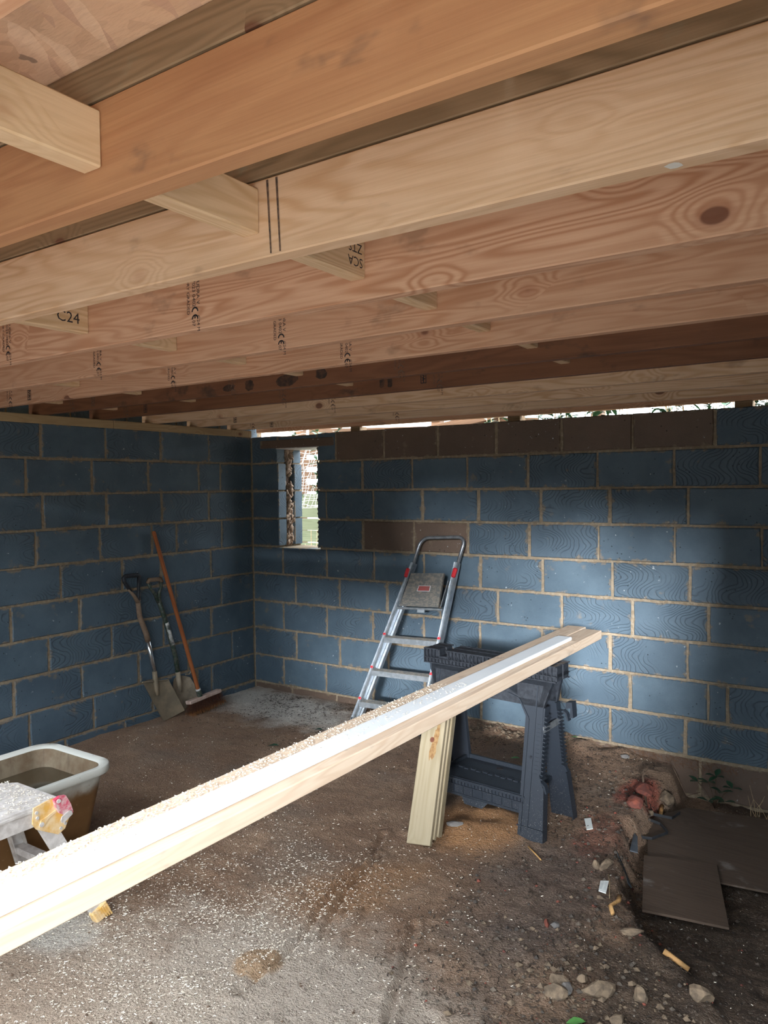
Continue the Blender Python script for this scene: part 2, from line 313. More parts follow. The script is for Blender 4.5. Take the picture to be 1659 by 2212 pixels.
# ------------------------------------------------------------------ mesh helpers
def world_of(o):
    mw = o.matrix_basis.copy(); p = o.parent
    while p is not None:
        mw = p.matrix_basis @ mw; p = p.parent
    return mw
class MB:
    """collects faces in world coordinates; build() makes ONE mesh object"""
    def __init__(s): s.v = []; s.f = []; s.smooth = False
    def add(s, vs, fs):
        o = len(s.v); s.v += [Vector(a) for a in vs]; s.f += [tuple(i + o for i in q) for q in fs]; return s
    def box(s, lo, hi, M_=None, ch=0.0):
        (x0, y0, z0), (x1, y1, z1) = lo, hi
        if ch <= 0:
            vs = [(x, y, z) for z in (z0, z1) for y in (y0, y1) for x in (x0, x1)]
            fs = [(0, 2, 3, 1), (4, 5, 7, 6), (0, 1, 5, 4), (2, 6, 7, 3), (0, 4, 6, 2), (1, 3, 7, 5)]
        else:
            bm = bmesh.new(); bmesh.ops.create_cube(bm, size=1)
            for q in bm.verts: q.co = Vector(((x0 + x1) / 2 + q.co.x * (x1 - x0), (y0 + y1) / 2 + q.co.y * (y1 - y0), (z0 + z1) / 2 + q.co.z * (z1 - z0)))
            bmesh.ops.bevel(bm, geom=bm.edges[:], offset=ch, segments=1, affect='EDGES')
            bm.verts.index_update(); vs = [q.co.copy() for q in bm.verts]; fs = [[q.index for q in g.verts] for g in bm.faces]; bm.free()
        if M_ is not None: vs = [M_ @ Vector(a) for a in vs]
        return s.add(vs, fs)
    def tube(s, pts, r, n=10, cap=True, flat=1.0):
        pts = [Vector(a) for a in pts]; k = len(pts)
        rs = r if isinstance(r, (list, tuple)) else [r] * k
        vs = []; fs = []; ref = None
        for i in range(k):
            d = (pts[min(i + 1, k - 1)] - pts[max(i - 1, 0)]).normalized()
            if ref is None:
                ref = d.orthogonal().normalized()
            a = (ref - d * ref.dot(d)).normalized(); ref = a; b = d.cross(a)
            for j in range(n):
                th = 2 * math.pi * j / n
                vs.append(pts[i] + a * math.cos(th) * rs[i] + b * math.sin(th) * rs[i] * flat)
        for i in range(k - 1):
            for j in range(n):
                fs.append((i * n + j, i * n + (j + 1) % n, (i + 1) * n + (j + 1) % n, (i + 1) * n + j))
        if cap: fs.append(tuple(range(n - 1, -1, -1))); fs.append(tuple(range((k - 1) * n, k * n)))
        return s.add(vs, fs)
    def prism(s, poly, d):
        """polygon (3d points) extruded along vector d"""
        poly = [Vector(a) for a in poly]; d = Vector(d); n = len(poly)
        vs = poly + [a + d for a in poly]
        fs = [tuple(range(n - 1, -1, -1)), tuple(range(n, 2 * n))] + [(i, (i + 1) % n, n + (i + 1) % n, n + i) for i in range(n)]
        return s.add(vs, fs)
    def bar(s, a, b, w, h, up=(0, 0, 1), ch=0.0):
        """box from a to b, w across, h along up"""
        a = Vector(a); b = Vector(b); x = (b - a).normalized(); up = Vector(up); z = (up - x * up.dot(x)).normalized(); y = z.cross(x)
        L = (b - a).length
        Mx = Matrix(((x.x, y.x, z.x, a.x), (x.y, y.y, z.y, a.y), (x.z, y.z, z.z, a.z), (0, 0, 0, 1)))
        return s.box((0, -w / 2, -h / 2), (L, w / 2, h / 2), Mx, ch)
    def rings(s, rr, closed_first=False, closed_last=False):
        n = len(rr[0]); vs = [p for q in rr for p in q]; fs = []
        for i in range(len(rr) - 1):
            for j in range(n): fs.append((i * n + j, i * n + (j + 1) % n, (i + 1) * n + (j + 1) % n, (i + 1) * n + j))
        if closed_first: fs.append(tuple(range(n - 1, -1, -1)))
        if closed_last: fs.append(tuple((len(rr) - 1) * n + j for j in range(n)))
        return s.add(vs, fs)
    def build(s, name, mat, parent=None, loc=None, smooth=False, autosmooth=None):
        if parent is not None:
            g = Vector(parent.get('world_loc', (0, 0, 0)))
            mw = world_of(parent)
            if mw.to_3x3() != Matrix.Identity(3):
                inv = mw.inverted(); s.v = [inv @ a for a in s.v]; g = Vector((0, 0, 0))
        else:
            g = Vector(loc) if loc is not None else sum(s.v, Vector()) / max(1, len(s.v))
        me = bpy.data.meshes.new(name); me.from_pydata([a - g for a in s.v], [], s.f)
        bm = bmesh.new(); bm.from_mesh(me); bmesh.ops.recalc_face_normals(bm, faces=bm.faces[:]); bm.to_mesh(me); bm.free()
        if smooth:
            for q in me.polygons: q.use_smooth = True
            if autosmooth: me.set_sharp_from_angle(angle=math.radians(autosmooth))
        me.materials.append(mat)
        o = bpy.data.objects.new(name, me); COL.objects.link(o)
        if parent is not None:
            o.parent = parent
        else: o.location = g
        o['world_loc'] = list(g) if parent is None else list(parent.get('world_loc', (0, 0, 0)))
        return o
def tag(o, label, cat, group=None, kind=None):
    o['label'] = label; o['category'] = cat
    if group: o['group'] = group
    if kind: o['kind'] = kind
    return o
def thing(name, label, cat, loc, group=None):
    o = bpy.data.objects.new(name, None); COL.objects.link(o); o.location = loc; o['world_loc'] = list(loc); o.empty_display_size = .05
    return tag(o, label, cat, group)
def struct(name, mb, mat, loc=(0, 0, 0), label=None):
    o = mb.build(name, mat, loc=loc); o['kind'] = 'structure'
    return o
def timber(name, a, b, wdt, hgt, mat, up=(0, 0, 1), ch=.003, parent=None):
    """a length of wood whose grain runs along its local X"""
    a = Vector(a); b = Vector(b); x = (b - a).normalized(); up = Vector(up); z = (up - x * up.dot(x)).normalized(); y = z.cross(x); L = (b - a).length
    c_ = (a + b) / 2
    mb = MB(); mb.box((-L / 2, -wdt / 2, -hgt / 2), (L / 2, wdt / 2, hgt / 2), None, ch)
    o = mb.build(name, mat, loc=(0, 0, 0))
    Mx = Matrix(((x.x, y.x, z.x, c_.x), (x.y, y.y, z.y, c_.y), (x.z, y.z, z.z, c_.z), (0, 0, 0, 1)))
    o.matrix_world = Mx; o['world_loc'] = list(c_)
    if parent is not None:
        g = Vector(parent['world_loc']); o.parent = parent; o.matrix_world = Matrix.Translation(-g) @ Mx if parent.type == 'EMPTY' else Mx
        o.matrix_parent_inverse = Matrix.Identity(4); o.matrix_basis = Matrix.Translation(-g) @ Mx
    return o
def text_mesh(txt, size):
    cu = bpy.data.curves.new('txt', 'FONT'); cu.body = txt; cu.size = size; cu.resolution_u = 2
    o = bpy.data.objects.new('txt', cu); COL.objects.link(o)
    me = bpy.data.meshes.new_from_object(o)
    bpy.data.objects.remove(o); vs = [q.co.copy() for q in me.vertices]; fs = [tuple(q.vertices) for q in me.polygons]
    bpy.data.meshes.remove(me); return vs, fs
_txt = {}
def put_text(mb, txt, size, org, dx, dy, off=(0, 0, 0)):
    if (txt, size) not in _txt: _txt[(txt, size)] = text_mesh(txt, size)
    vs, fs = _txt[(txt, size)]; org = Vector(org); dx = Vector(dx); dy = Vector(dy)
    mb.add([org + dx * q.x + dy * q.y for q in vs], fs)
def arc_letter(mb, org, dx, dy, rad, th, bar=False):
    org = Vector(org); dx = Vector(dx); dy = Vector(dy); vs = []; n = 12
    for i in range(n + 1):
        a_ = math.radians(90 + 180 * i / n)
        for q in (rad, rad - th): vs.append(org + dx * (math.cos(a_) * q + rad) + dy * (math.sin(a_) * q))
    mb.add(vs, [(2 * i, 2 * i + 1, 2 * i + 3, 2 * i + 2) for i in range(n)])
    if bar:
        mb.add([org + dx * (th * .5) + dy * (th / 2), org + dx * (rad * .85) + dy * (th / 2), org + dx * (rad * .85) - dy * (th / 2), org + dx * (th * .5) - dy * (th / 2)], [(0, 1, 2, 3)])

# ------------------------------------------------------------------ floor
def sstep(a, b, x):
    t_ = max(0, min(1, (x - a) / (b - a))); return t_ * t_ * (3 - 2 * t_)
def seg_d(px, py, pts):
    best = 9
    for (x0, y0), (x1, y1) in zip(pts, pts[1:]):
        dx, dy = x1 - x0, y1 - y0; k = max(0, min(1, ((px - x0) * dx + (py - y0) * dy) / (dx * dx + dy * dy)))
        best = min(best, math.hypot(px - x0 - k * dx, py - y0 - k * dy))
    return best
G1 = [(2.42, -1.68), (2.465, -1.82), (2.50, -2.05), (2.56, -2.31), (2.65, -2.59), (2.66, -2.9)]
G2 = [(2.52, -1.86), (2.55, -2.05), (2.60, -2.25), (2.70, -2.5)]
G3 = [(2.95, -2.25), (2.99, -2.36), (3.07, -2.56), (3.15, -2.75)]
G4 = [(2.72, -2.3), (2.80, -2.6), (2.86, -2.95)]
def gh(x, y):
    p = Vector((x, y, 0))
    h = noise.fractal(p * 3.1, 1, 2, 3) * .008 + noise.fractal(p * 14, 1, 2, 3) * .0035
    h += max(0, noise.noise(p * 9 + Vector((3, 8, 0))) - .25) * .02
    wob = noise.noise(p * 3) * .05 + noise.noise(p * 11) * .025
    ex = 3.36 + wob + .16 * sstep(-1.0, -1.6, y) + .4 * sstep(-1.5, -2.2, y)
    drop = .155 * sstep(-2.1, -1.35, y) + .03
    rough = sstep(ex - .25, ex, x)
    h -= drop * sstep(ex - .03, ex + .09, x)
    h += rough * noise.fractal(p * 12 + Vector((7, 1, 0)), 1, 2, 4) * .013
    h += .045 * sstep(.35, 0, -y) * sstep(1.0, 2.4, x) * sstep(3.3, 2.9, x) * (1 + noise.noise(p * 8))
    d = math.hypot((x - 2.76) / .30, (y + 1.35) / .34)
    h += .055 * sstep(1, 0, d) * (1 + .7 * noise.noise(p * 7)) - .02 * sstep(1, 0, math.hypot((x - 2.80) / .08, (y + 1.30) / .11))
    for g, wd, dp in ((G1, .016, .018), (G2, .013, .016), (G3, .015, .017), (G4, .022, -.009)):
        dd = seg_d(x + wob * .35, y, g); h += -dp * sstep(wd, 0, dd) + dp * .6 * sstep(wd * .8, 0, abs(dd - wd * 1.9))
    h += .008 * sstep(.09, .05, math.hypot(x - 2.61, y + 2.74)) * (1 + noise.noise(p * 40) * .8)
    return h
xs = []; x = 0.0
while x < 4.74: xs.append(x); x += .011 if 2.35 < x < 3.25 else .02 if 1.9 < x < 4.1 else .035
xs.append(4.75)
ys = []; y = 0.0
while y > -7.7: ys.append(y); y -= .014 if -1.6 > y > -3.0 else .022 if y > -3.4 else .09
ys.append(-7.75)
mb = MB(); nx = len(xs)
mb.v = [Vector((x, y, gh(x, y))) for y in ys for x in xs]
mb.f = [(j * nx + i, j * nx + i + 1, (j + 1) * nx + i + 1, (j + 1) * nx + i) for j in range(len(ys) - 1) for i in range(nx - 1)]
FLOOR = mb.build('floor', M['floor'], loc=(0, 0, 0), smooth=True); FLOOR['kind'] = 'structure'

# ------------------------------------------------------------------ block walls
_blk = {}
def block_mesh(L, H, D, mat, var):
    """block, front face towards -Y, origin at its front lower left corner; chamfered, slightly worn front edges"""
    key = (round(L, 2), round(H, 3), D, mat.name, var)
    if key in _blk: return _blk[key]
    L, H = key[0], key[1]; rd = random.Random(hash((L * 100, H * 1000, var)) & 0xffff); c_ = .006
    def j(s_=.003): return rd.uniform(-s_, s_)
    outer = []; inner = []
    N = 3
    per = [(x_ / N, 0) for x_ in range(N)] + [(1, 0), (1, .5)] + [(1 - x_ / N, 1) for x_ in range(N)] + [(0, 1), (0, .5)]
    for a_, b_ in per:
        ox, oz = a_ * L + j(), b_ * H + j(.0025)
        outer.append((ox, c_, oz)); inner.append((ox + (c_ if a_ == 0 else -c_ if a_ == 1 else 0), j(.0012), oz + (c_ if b_ == 0 else -c_ if b_ == 1 else 0)))
    n = len(per)
    back = [(o[0], D, o[2]) for o in outer]
    vs = outer + inner + back
    fs = [tuple(n + i for i in range(n))] + [(i, (i + 1) % n, n + (i + 1) % n, n + i) for i in range(n)] + [(i, 2 * n + i, 2 * n + (i + 1) % n, (i + 1) % n) for i in range(n)]
    me = bpy.data.meshes.new('block'); me.from_pydata(vs, [], fs); me.materials.append(mat)
    _blk[key] = me; return me
def put_block(parent, side, a, b, z0, z1, depth, mat, plane=0.0, flip=False):
    gap = .0072
    me = block_mesh(b - a - 2 * gap, z1 - z0 - 2 * gap, depth, mat, random.randrange(3))
    o = bpy.data.objects.new('block', me); COL.objects.link(o); o.parent = parent
    pr = random.uniform(-.003, .0005)
    if side == 'back':
        o.location = (a + gap, plane + pr, z0 + gap); o.rotation_euler = (0, random.uniform(-.003, .003), random.uniform(-.0025, .0025))
    else:
        o.location = (plane - pr, a + gap, z0 + gap); o.rotation_euler = (0, random.uniform(-.003, .003), math.pi / 2 + random.uniform(-.0025, .0025))
    return o
J9 = .05; S = .225
def cz(row): return J9 + (8 - row) * S, J9 + (9 - row) * S      # course row 0 is the top one
WX0, WX1 = .288, .69      # window opening
WZ0, WZ1 = 1.165, 1.965
# back wall, inner leaf: mortar body with a hole
def leaf(mb, x0, x1, y0, y1, z0, z1):
    mb.box((x0, y0, z0), (WX0 - .02, y1, z1)); mb.box((WX1 + .02, y0, z0), (x1, y1, z1))
    mb.box((WX0 - .02, y0, z0), (WX1 + .02, y1, WZ0)); mb.box((WX0 - .02, y0, WZ1), (WX1 + .02, y1, z1))
mb = MB(); leaf(mb, -.1, 4.95, .0045, .098, -.35, 2.062)
WB = struct('wall_back', mb, M['mortar'])
rows = {0: [.0, .245, .72, .873, 1.316, 1.77, 2.216, 2.669, 3.109, 3.575, 4.02, 4.47, 4.75],
        1: [0, WX0, WX1, 1.122, 1.556, 1.996, 2.442, 2.897, 3.352, 3.802, 4.25, 4.7],
        2: [0, WX0, WX1, .774, 1.215, 1.644, 2.083, 2.529, 2.977, 3.428, 3.88, 4.33, 4.75],
        3: [0, WX0, WX1, 1.122, 1.565, 2.001, 2.45, 2.902, 3.354, 3.814, 4.26, 4.7],
        4: [0, .328, .773, 1.215, 1.645, 2.094, 2.537, 2.988, 3.438, 3.88, 4.33, 4.75],
        5: [0, .451, .894, 1.333, 1.775, 2.222, 2.665, 3.111, 3.543, 3.99, 4.44, 4.75],
        6: [0, .324, .766, 1.199, 1.641, 2.086, 2.527, 2.976, 3.426, 3.87, 4.32, 4.75],
        7: [0, .456, .893, 1.333, 1.771, 2.217, 2.65, 3.097, 3.538, 3.644, 4.09, 4.54, 4.75],
        8: [0, .315, .751, 1.2, 1.644, 2.09, 2.528, 2.971, 3.417, 3.86, 4.31, 4.75],
        9: [0, .40, .85, 1.29, 1.73, 2.17, 2.61, 3.054, 3.497, 3.95, 4.40, 4.75]}
for rw, l in rows.items():
    z0, z1 = cz(rw)
    for a_, b_ in zip(l, l[1:]):
        mid = (a_ + b_) / 2
        if rw in (1, 2, 3) and WX0 - .01 < mid < WX1 + .01: continue
        brown = (rw == 0 and .8 < mid < 3.55) or (rw == 3 and 1.13 < mid < 1.99) or rw == 9
        if rw == 0 and mid < .72:
            continue
        put_block(WB, 'back', a_ - (.0072 if abs(a_ - WX1) < .001 and rw in (1, 2, 3) else 0), b_ + (.0072 if abs(b_ - WX0) < .001 and rw in (1, 2, 3) else 0), z0, z1, .094, M['block_brown' if brown else 'block'])
put_block(WB, 'back', 0.0, WX0, *cz(0), .094, M['block'])
put_block(WB, 'back', .69, .873, *cz(0), .094, M['block'])
put_block(WB, 'back', WX0, .69, WZ1 + .055, 2.062, .094, M['block'])
lt = MB(); lt.box((.10, -.006, 1.968), (.86, .096, 2.035), None, .006)
o = lt.build('lintel', M['block_brown'], parent=WB); o['label'] = 'brown concrete lintel over the window'
# outer leaf of the back wall
mb = MB(); leaf(mb, -.3, 5.2, .205, .298, -.35, 2.05)
OL = struct('wall_back_outer', mb, M['mortar'])
for rw in (1, 2, 3): put_block(OL, 'back', -.15, WX0 + .007, *cz(rw), .094, M['block'], plane=.202)
put_block(OL, 'back', -.15, WX0, 1.85, 1.965, .094, M['block'], plane=.202)
# window: rough opening, frameless
WIN = bpy.data.objects.new('window_1', None); COL.objects.link(WIN); WIN['kind'] = 'structure'; WIN['world_loc'] = [0, 0, 0]
sill = MB(); sill.box((WX0 - .005, .004, WZ0 - .02), (WX1 + .005, .298, WZ0 + .004), None, .004)
sill.build('sill', M['mortar'], WIN)
hd = MB(); hd.box((WX0 - .03, .0, WZ1 - .003), (WX1 + .02, .298, WZ1 + .004)); hd.build('lintel_plate', M['alu_white'], WIN)
wl = MB()
for k in range(44):     # ragged insulation hanging in the cavity at the left reveal
    z = WZ0 + .02 + (WZ1 - WZ0 - .02) * k / 44
    if 27 < k < 32: continue
    for q in range(3):
        cx, cy = WX0 - .02 + random.uniform(-.012, .025), .15 + random.uniform(-.035, .03)
        rr = random.uniform(.012, .024)
        wl.tube([(cx - .02, cy, z), (cx + random.uniform(-.005, .012), cy + random.uniform(-.015, .015), z + .018), (cx + random.uniform(-.01, .01), cy + random.uniform(-.02, .02), z + .042)], [rr, rr * .8, rr * .25], 5)
o = wl.build('insulation', M['wool'], WIN, smooth=True); o['kind'] = 'stuff'; o['label'] = 'ragged brown fibre batt in the wall cavity'
rg = MB()
for sx in (WX1,):
    for k in range(22):
        z = WZ0 + .02 + k * .036; rr = random.uniform(.004, .013)
        if random.random() < .75: rg.tube([(sx + .006, random.uniform(.0, .02), z), (sx - .004, .01, z + .01), (sx + .004, .015, z + .03)], [rr, rr * .8, rr * .4], 5)
o = rg.build('mortar_crumbs', M['mortar'], WIN, smooth=True); o['kind'] = 'stuff'
cl = MB(); cl.box((-.002, .1, 1.5), (WX0 - .05, .2, 2.05)); cl.build('cavity_closer', M['ink_soft'], WIN)

# left wall
mb = MB(); mb.box((-.098, -7.8, -.35), (-.0045, .1, 2.062))
WL = struct('wall_left', mb, M['mortar'])
lrows = {0: [0, -.47, -.931, -1.4, -1.87], 1: [0, -.351, -.577, -1.048, -1.506, -1.975], 2: [0, -.474, -.933, -1.4, -1.868],
         3: [0, -.347, -.801, -1.03, -1.462, -1.923], 4: [0, -.465, -.948, -1.287, -1.755, -2.2], 5: [0, -.363, -.825, -1.157, -1.628, -2.093],
         6: [0, -.476, -.94, -1.387, -1.85], 7: [0, -.258, -.711, -1.167, -1.626, -2.086], 8: [0, -.482, -.624, -1.052, -1.537, -1.992], 9: [0, -.4, -.85, -1.3, -1.75]}
for rw, l in lrows.items():
    while l[-1] > -7.6: l.append(max(l[-1] - .455, -7.7))
    for b_, a_ in zip(l, l[1:]):
        if b_ - a_ < .06: continue
        put_block(WL, 'left', a_, b_, *cz(rw), .094, M['block'])
# dark filler course behind the joist ends
mb = MB(); mb.box((-.26, -7.8, 2.0), (-.165, .3, 2.36)); FW = struct('wall_left_filler', mb, M['mortar'])
y = .25
while y > -7.6: put_block(FW, 'left', y - .45, y, 2.065, 2.29, .09, M['block'], plane=-.16); y -= .45
# right and front walls (behind and beside the camera) with the doorway; openings and front height shaped for the light
mb = MB(); mb.box((4.75, DOOR_Y[0], -.35), (4.95, .3, 2.12)); mb.box((4.75, DOOR_Y[1], DOOR_H), (4.95, DOOR_Y[0], 2.36))
mb.box((4.75, DOOR_Y[0], 2.12), (4.95, .3, 2.36))
struct('wall_right', mb, M['block'])
mb = MB(); mb.box((-.3, -7.9, -.35), (3.7, -7.7, 2.9)); mb.box((3.7, -7.9, DOOR_H), (4.95, -7.7, 2.9)); struct('wall_front', mb, M['block'])

# ------------------------------------------------------------------ roof
YJ = [-4.25, -3.851, -3.462, -3.054, -2.66, -2.269, -1.874, -1.438, -1.003, -.582, -.156, .188]
CE = bpy.data.objects.new('ceiling', None); COL.objects.link(CE); CE['kind'] = 'structure'; CE['world_loc'] = [0, 0, 0]
_osb = {}
yb = .32; row = 0
while yb > -4.4:
    x0 = -.3; first = True
    while x0 < 5.0:
        L = 2.4 if not (first and row % 2) else 1.8
        x1 = min(x0 + L, 5.0); y1 = max(yb - 1.2, -4.72)
        mb = MB(); mb.box((x0 + .002, y1 + .002, 2.3475), (x1 - .002, yb - .002, 2.3655)); mb.build('roof_board', M['osb'], CE)
        x0 = x1; first = False
    yb -= 1.2; row += 1
ordn = ['joist nearest the camera, above the frame', 'big brown joist across the top of the picture', 'second full joist from the top, pale with a white paint spot',
        'third joist down, pinkish, with a black grade stamp left of centre', 'fourth joist down, stamped at its middle', 'fifth joist down, last of the pale pinkish ones',
        'sixth joist down, dark reddish brown with black stains', 'seventh joist down, dark reddish brown with two square stains', 'eighth joist down, pale yellowish after the two dark ones',
        'ninth joist down, thin pale band near the back wall', 'tenth joist down, second to last before the back wall', 'last joist, lying over the light slits of the back wall']
jm = ['pine', 'pine_red', 'pine_yellow', 'pine', 'pine', 'pine', 'pine_dark', 'pine_dark', 'pine_yellow', 'pine_yellow', 'pine_yellow', 'pine']
DX, DY = Vector((0, 0, -1)), Vector((1, 0, 0))
def grade_stamp(parent, X, y, z, s=1.0, mat='ink', parts='abcd'):
    """printed strip reading downwards: maker lines, CE, grade, year"""
    mb = MB(); Y = y - .0012
    put_text(mb, 'SUDRA V', .019 * s, (X + .016 * s, Y, z), DX, DY)
    put_text(mb, 'V023 0402', .019 * s, (X - .002 * s, Y, z), DX, DY)
    put_text(mb, 'DRY GRADED', .017 * s, (X - .026 * s, Y, z + .002), DX, DY)
    arc_letter(mb, (X + .008 * s, Y, z - .083 * s), DX, DY, .0145 * s, .005 * s)
    arc_letter(mb, (X + .008 * s, Y, z - .105 * s), DX, DY, .0145 * s, .005 * s, True)
    put_text(mb, 'C24 M', .017 * s, (X + .017 * s, Y, z - .110 * s), DX, DY)
    put_text(mb, '07', .018 * s, (X - .004 * s, Y, z - .122 * s), DX, DY)
    o = mb.build('grade_stamp', M[mat], parent); o['label'] = 'black printed grade stamp'
def mark_stamp(parent, X, y, z, mat='ink'):
    mb = MB(); Y = y - .0012
    mb2 = [(X - .016, X + .016, z, z - .004), (X - .016, X + .016, z - .05, z - .054), (X - .016, X - .012, z, z - .054), (X + .012, X + .016, z, z - .054), (X - .002, X + .003, z - .004, z - .05)]
    for a_, b_, c_, d_ in mb2: mb.add([(a_, Y, c_), (b_, Y, c_), (b_, Y, d_), (a_, Y, d_)], [(0, 1, 2, 3)])
    put_text(mb, 'VA', .030, (X - .010, Y - .0002, z - .004), DX, DY)
    o = mb.build('printed_mark', M[mat], parent)
stamps = {3: [(2.69, 2.27), (1.69, 2.268)], 4: [(2.68, 2.255), (1.68, 2.258)], 5: [(2.67, 2.245), (1.68, 2.247), (.35, 2.248)], 6: [(2.66, 2.25), (1.665, 2.25), (.34, 2.248)],
          7: [(2.60, 2.24), (1.615, 2.245), (.272, 2.245)], 9: [], 8: [(1.62, 2.25)], 10: [(1.528, 2.245), (.166, 2.245)]}
marks = {5: [(.542, 2.19)], 6: [(.54, 2.19)], 7: [(.463, 2.19), (2.52, 2.20)], 9: [(.40, 2.185)], 10: [(.37, 2.18)]}
JO = []
for i, y in enumerate(YJ):
    tone = jm[i]
    o = timber('joist', (-.12, y + .022, 2.2), (4.93, y + .022, 2.2), .044, .16, M[tone], ch=.003)
    tag(o, ordn[i], 'joist', 'roof joists')
    JO.append(o)
    g = Vector(o['world_loc'])
    mb = MB(); mb.box((-.12, y + .0, 2.2835), (4.93, y + .046, 2.347), None, .002)
    s_ = mb.build('firring_strip', M['treated'], o); s_['label'] = 'dark greenish treated strip'
    for X, z in stamps.get(i, []): grade_stamp(o, X, y, z, 1.0, 'ink' if i < 6 else 'ink_soft')
    for X, z in marks.get(i, []): mark_stamp(o, X, y, z, 'ink' if i not in (6,) else 'ink_soft')
mb = MB()
for X0, X1, j, za, zb in ((2.262, 2.292, 7, 2.19, 2.145), (2.310, 2.338, 7, 2.19, 2.14), (1.96, 2.10, 6, 2.19, 2.122), (1.75, 1.82, 6, 2.18, 2.125), (1.60, 1.69, 6, 2.17, 2.13), (2.20, 2.27, 6, 2.20, 2.14)):
    n = 14; cx, cz_ = (X0 + X1) / 2, (za + zb) / 2; rd = random.Random(int(X0 * 100)); pw = .55 if j == 7 else 1.0
    ring_ = []
    for q in range(n):
        a_ = 2 * math.pi * q / n; e_ = lambda v: math.copysign(abs(v) ** pw, v); k_ = rd.uniform(.75, 1.1)
        ring_.append((cx + e_(math.cos(a_)) * (X1 - X0) / 2 * k_, YJ[j] - .0008, cz_ + e_(math.sin(a_)) * (za - zb) / 2 * k_))
    b_ = MB(); b_.add(ring_, [tuple(range(n))]); b_.build('black_stain', M['stain'], JO[j])
b_ = MB(); b_.add([(4.157 + math.cos(q * .7) * (.011 + .004 * (q % 2)), -3.443 + math.sin(q * .7) * .012, 2.1193) for q in range(9)], [tuple(range(9))]); b_.build('paint_spot', M['paint'], JO[2])
# saw pencil marks on the second joist
mb = MB()
for X in (3.36, 3.385):
    mb.add([(X, YJ[2] - .001, 2.275), (X + .006, YJ[2] - .001, 2.275), (X + .012, YJ[2] - .001, 2.125), (X + .008, YJ[2] - .001, 2.125)], [(0, 1, 2, 3)])
mb.build('black_mark', M['ink_soft'], JO[2])
ng = [(1, 3.356, 'nearest noggin, thick pale block at the top left corner', 0), (2, 3.339, 'second noggin from the camera, with a knot and a pale scratch', 0), (3, 3.318, 'third noggin from the camera, printed with black lettering', 0),
      (4, 3.301, 'fourth noggin of the front row, small, right of centre', 0), (5, 3.284, 'fifth noggin of the front row', 0), (6, 3.292, 'sixth noggin of the front row, just a pale chip below a joist', 0), (7, 3.258, 'last visible noggin of the front row, before the dark joists end', 0),
      (3, 2.185, 'noggin at the left edge with handwritten 24', 1), (4, 2.167, 'noggin of the left row, second from the camera', 1), (5, 2.148, 'noggin of the left row, third from the camera', 1), (6, 2.13, 'noggin of the left row, fourth, against a dark joist', 1), (7, 2.10, 'noggin of the left row, fifth, against a dark joist', 1),
      (5, .992, 'noggin of the far left row, nearest of it', 2), (6, .977, 'noggin of the far left row, in front of a dark joist', 2), (7, .929, 'noggin of the far left row, last of it', 2),
      (6, .251, 'noggin close to the left wall plate, nearer one', 3), (7, .19, 'noggin close to the left wall plate, farther one', 3)]
for j, X, lab, gi in ng:
    o = timber('noggin', (X - .0225, YJ[j - 1] + .0445, 2.2165), (X - .0225, YJ[j] - .0005, 2.2165), .045, .093, M['noggin'], ch=.003)
    tag(o, lab, 'noggin', 'noggins between the roof joists')
    if (j, gi) == (3, 0):
        mb = MB()
        for k, (tx, sz) in enumerate((('SCA', .034), ('ZTS', .034))): put_text(mb, tx, sz, (X + .001, YJ[j] - .012 - k * .002, 2.215 + k * .034), (0, -1, 0), (0, 0, -1))
        mb.build('lettering', M['ink'], o)
    if (j, gi) == (3, 1):
        mb = MB(); put_text(mb, 'C24', .05, (X + .001, YJ[j] - .12, 2.195), (0, 1, 0), (0, 0, 1)); mb.build('handwriting', M['ink'], o)
# wall plates on the left wall
for a_, b_, lab in ((-1.335, .0, 'long timber wall plate on the left wall, far length towards the corner'), (-7.6, -1.338, 'timber wall plate on the left wall, nearer length')):
    tag(timber('wall_plate', (-.042, a_, 2.0925), (-.042, b_, 2.0925), .10, .055, M['plate_wood'], ch=.004), lab, 'wall plate', 'wall plates')
# packers holding the last joist over the outer leaf
for xa, xb, lab in ((.876, .965, 'small timber packer under the last joist, leftmost of three'), (2.21, 2.302, 'small timber packer under the last joist, middle of three'), (3.643, 3.739, 'small timber packer under the last joist, rightmost')):
    mb = MB(); mb.box((xa, .192, 2.05), (xb, .29, 2.12), None, .003); tag(mb.build('packer', M['treated']), lab, 'packer', 'packers on the outer wall')

# ------------------------------------------------------------------ planks over the sawhorse
PZ = .804
pl = thing('plank', 'front sawn plank of the long pair lying over the black sawhorse', 'plank', (3.05, -2.6, PZ))
timber('board', (3.050, -4.35, PZ + .0235), (3.050, -.545, PZ + .0235), .102, .047, M['board_wood'], parent=pl)
pr_ = thing('plank', 'rear sawn plank of the long pair, covered in sawdust at its near end', 'plank', (2.94, -2.6, PZ))
timber('board', (2.940, -4.35, PZ + .0235), (2.940, -.487, PZ + .0235), .106, .047, M['board_wood'], parent=pr_)
TR = thing('trim_strip', 'long white plastic trim lying on top of the two planks', 'trim', (3.03, -2.6, PZ + .047))
mb = MB(); prof = [(2.978, .0475), (3.056, .0475), (3.062, .052), (3.062, .064), (3.058, .067), (2.99, .067), (2.985, .063), (2.978, .063)]
mb.prism([(x, -4.35, PZ + z) for x, z in prof], (0, 3.45, 0)); mb.build('strip', M['upvc'], TR)
sd = MB()
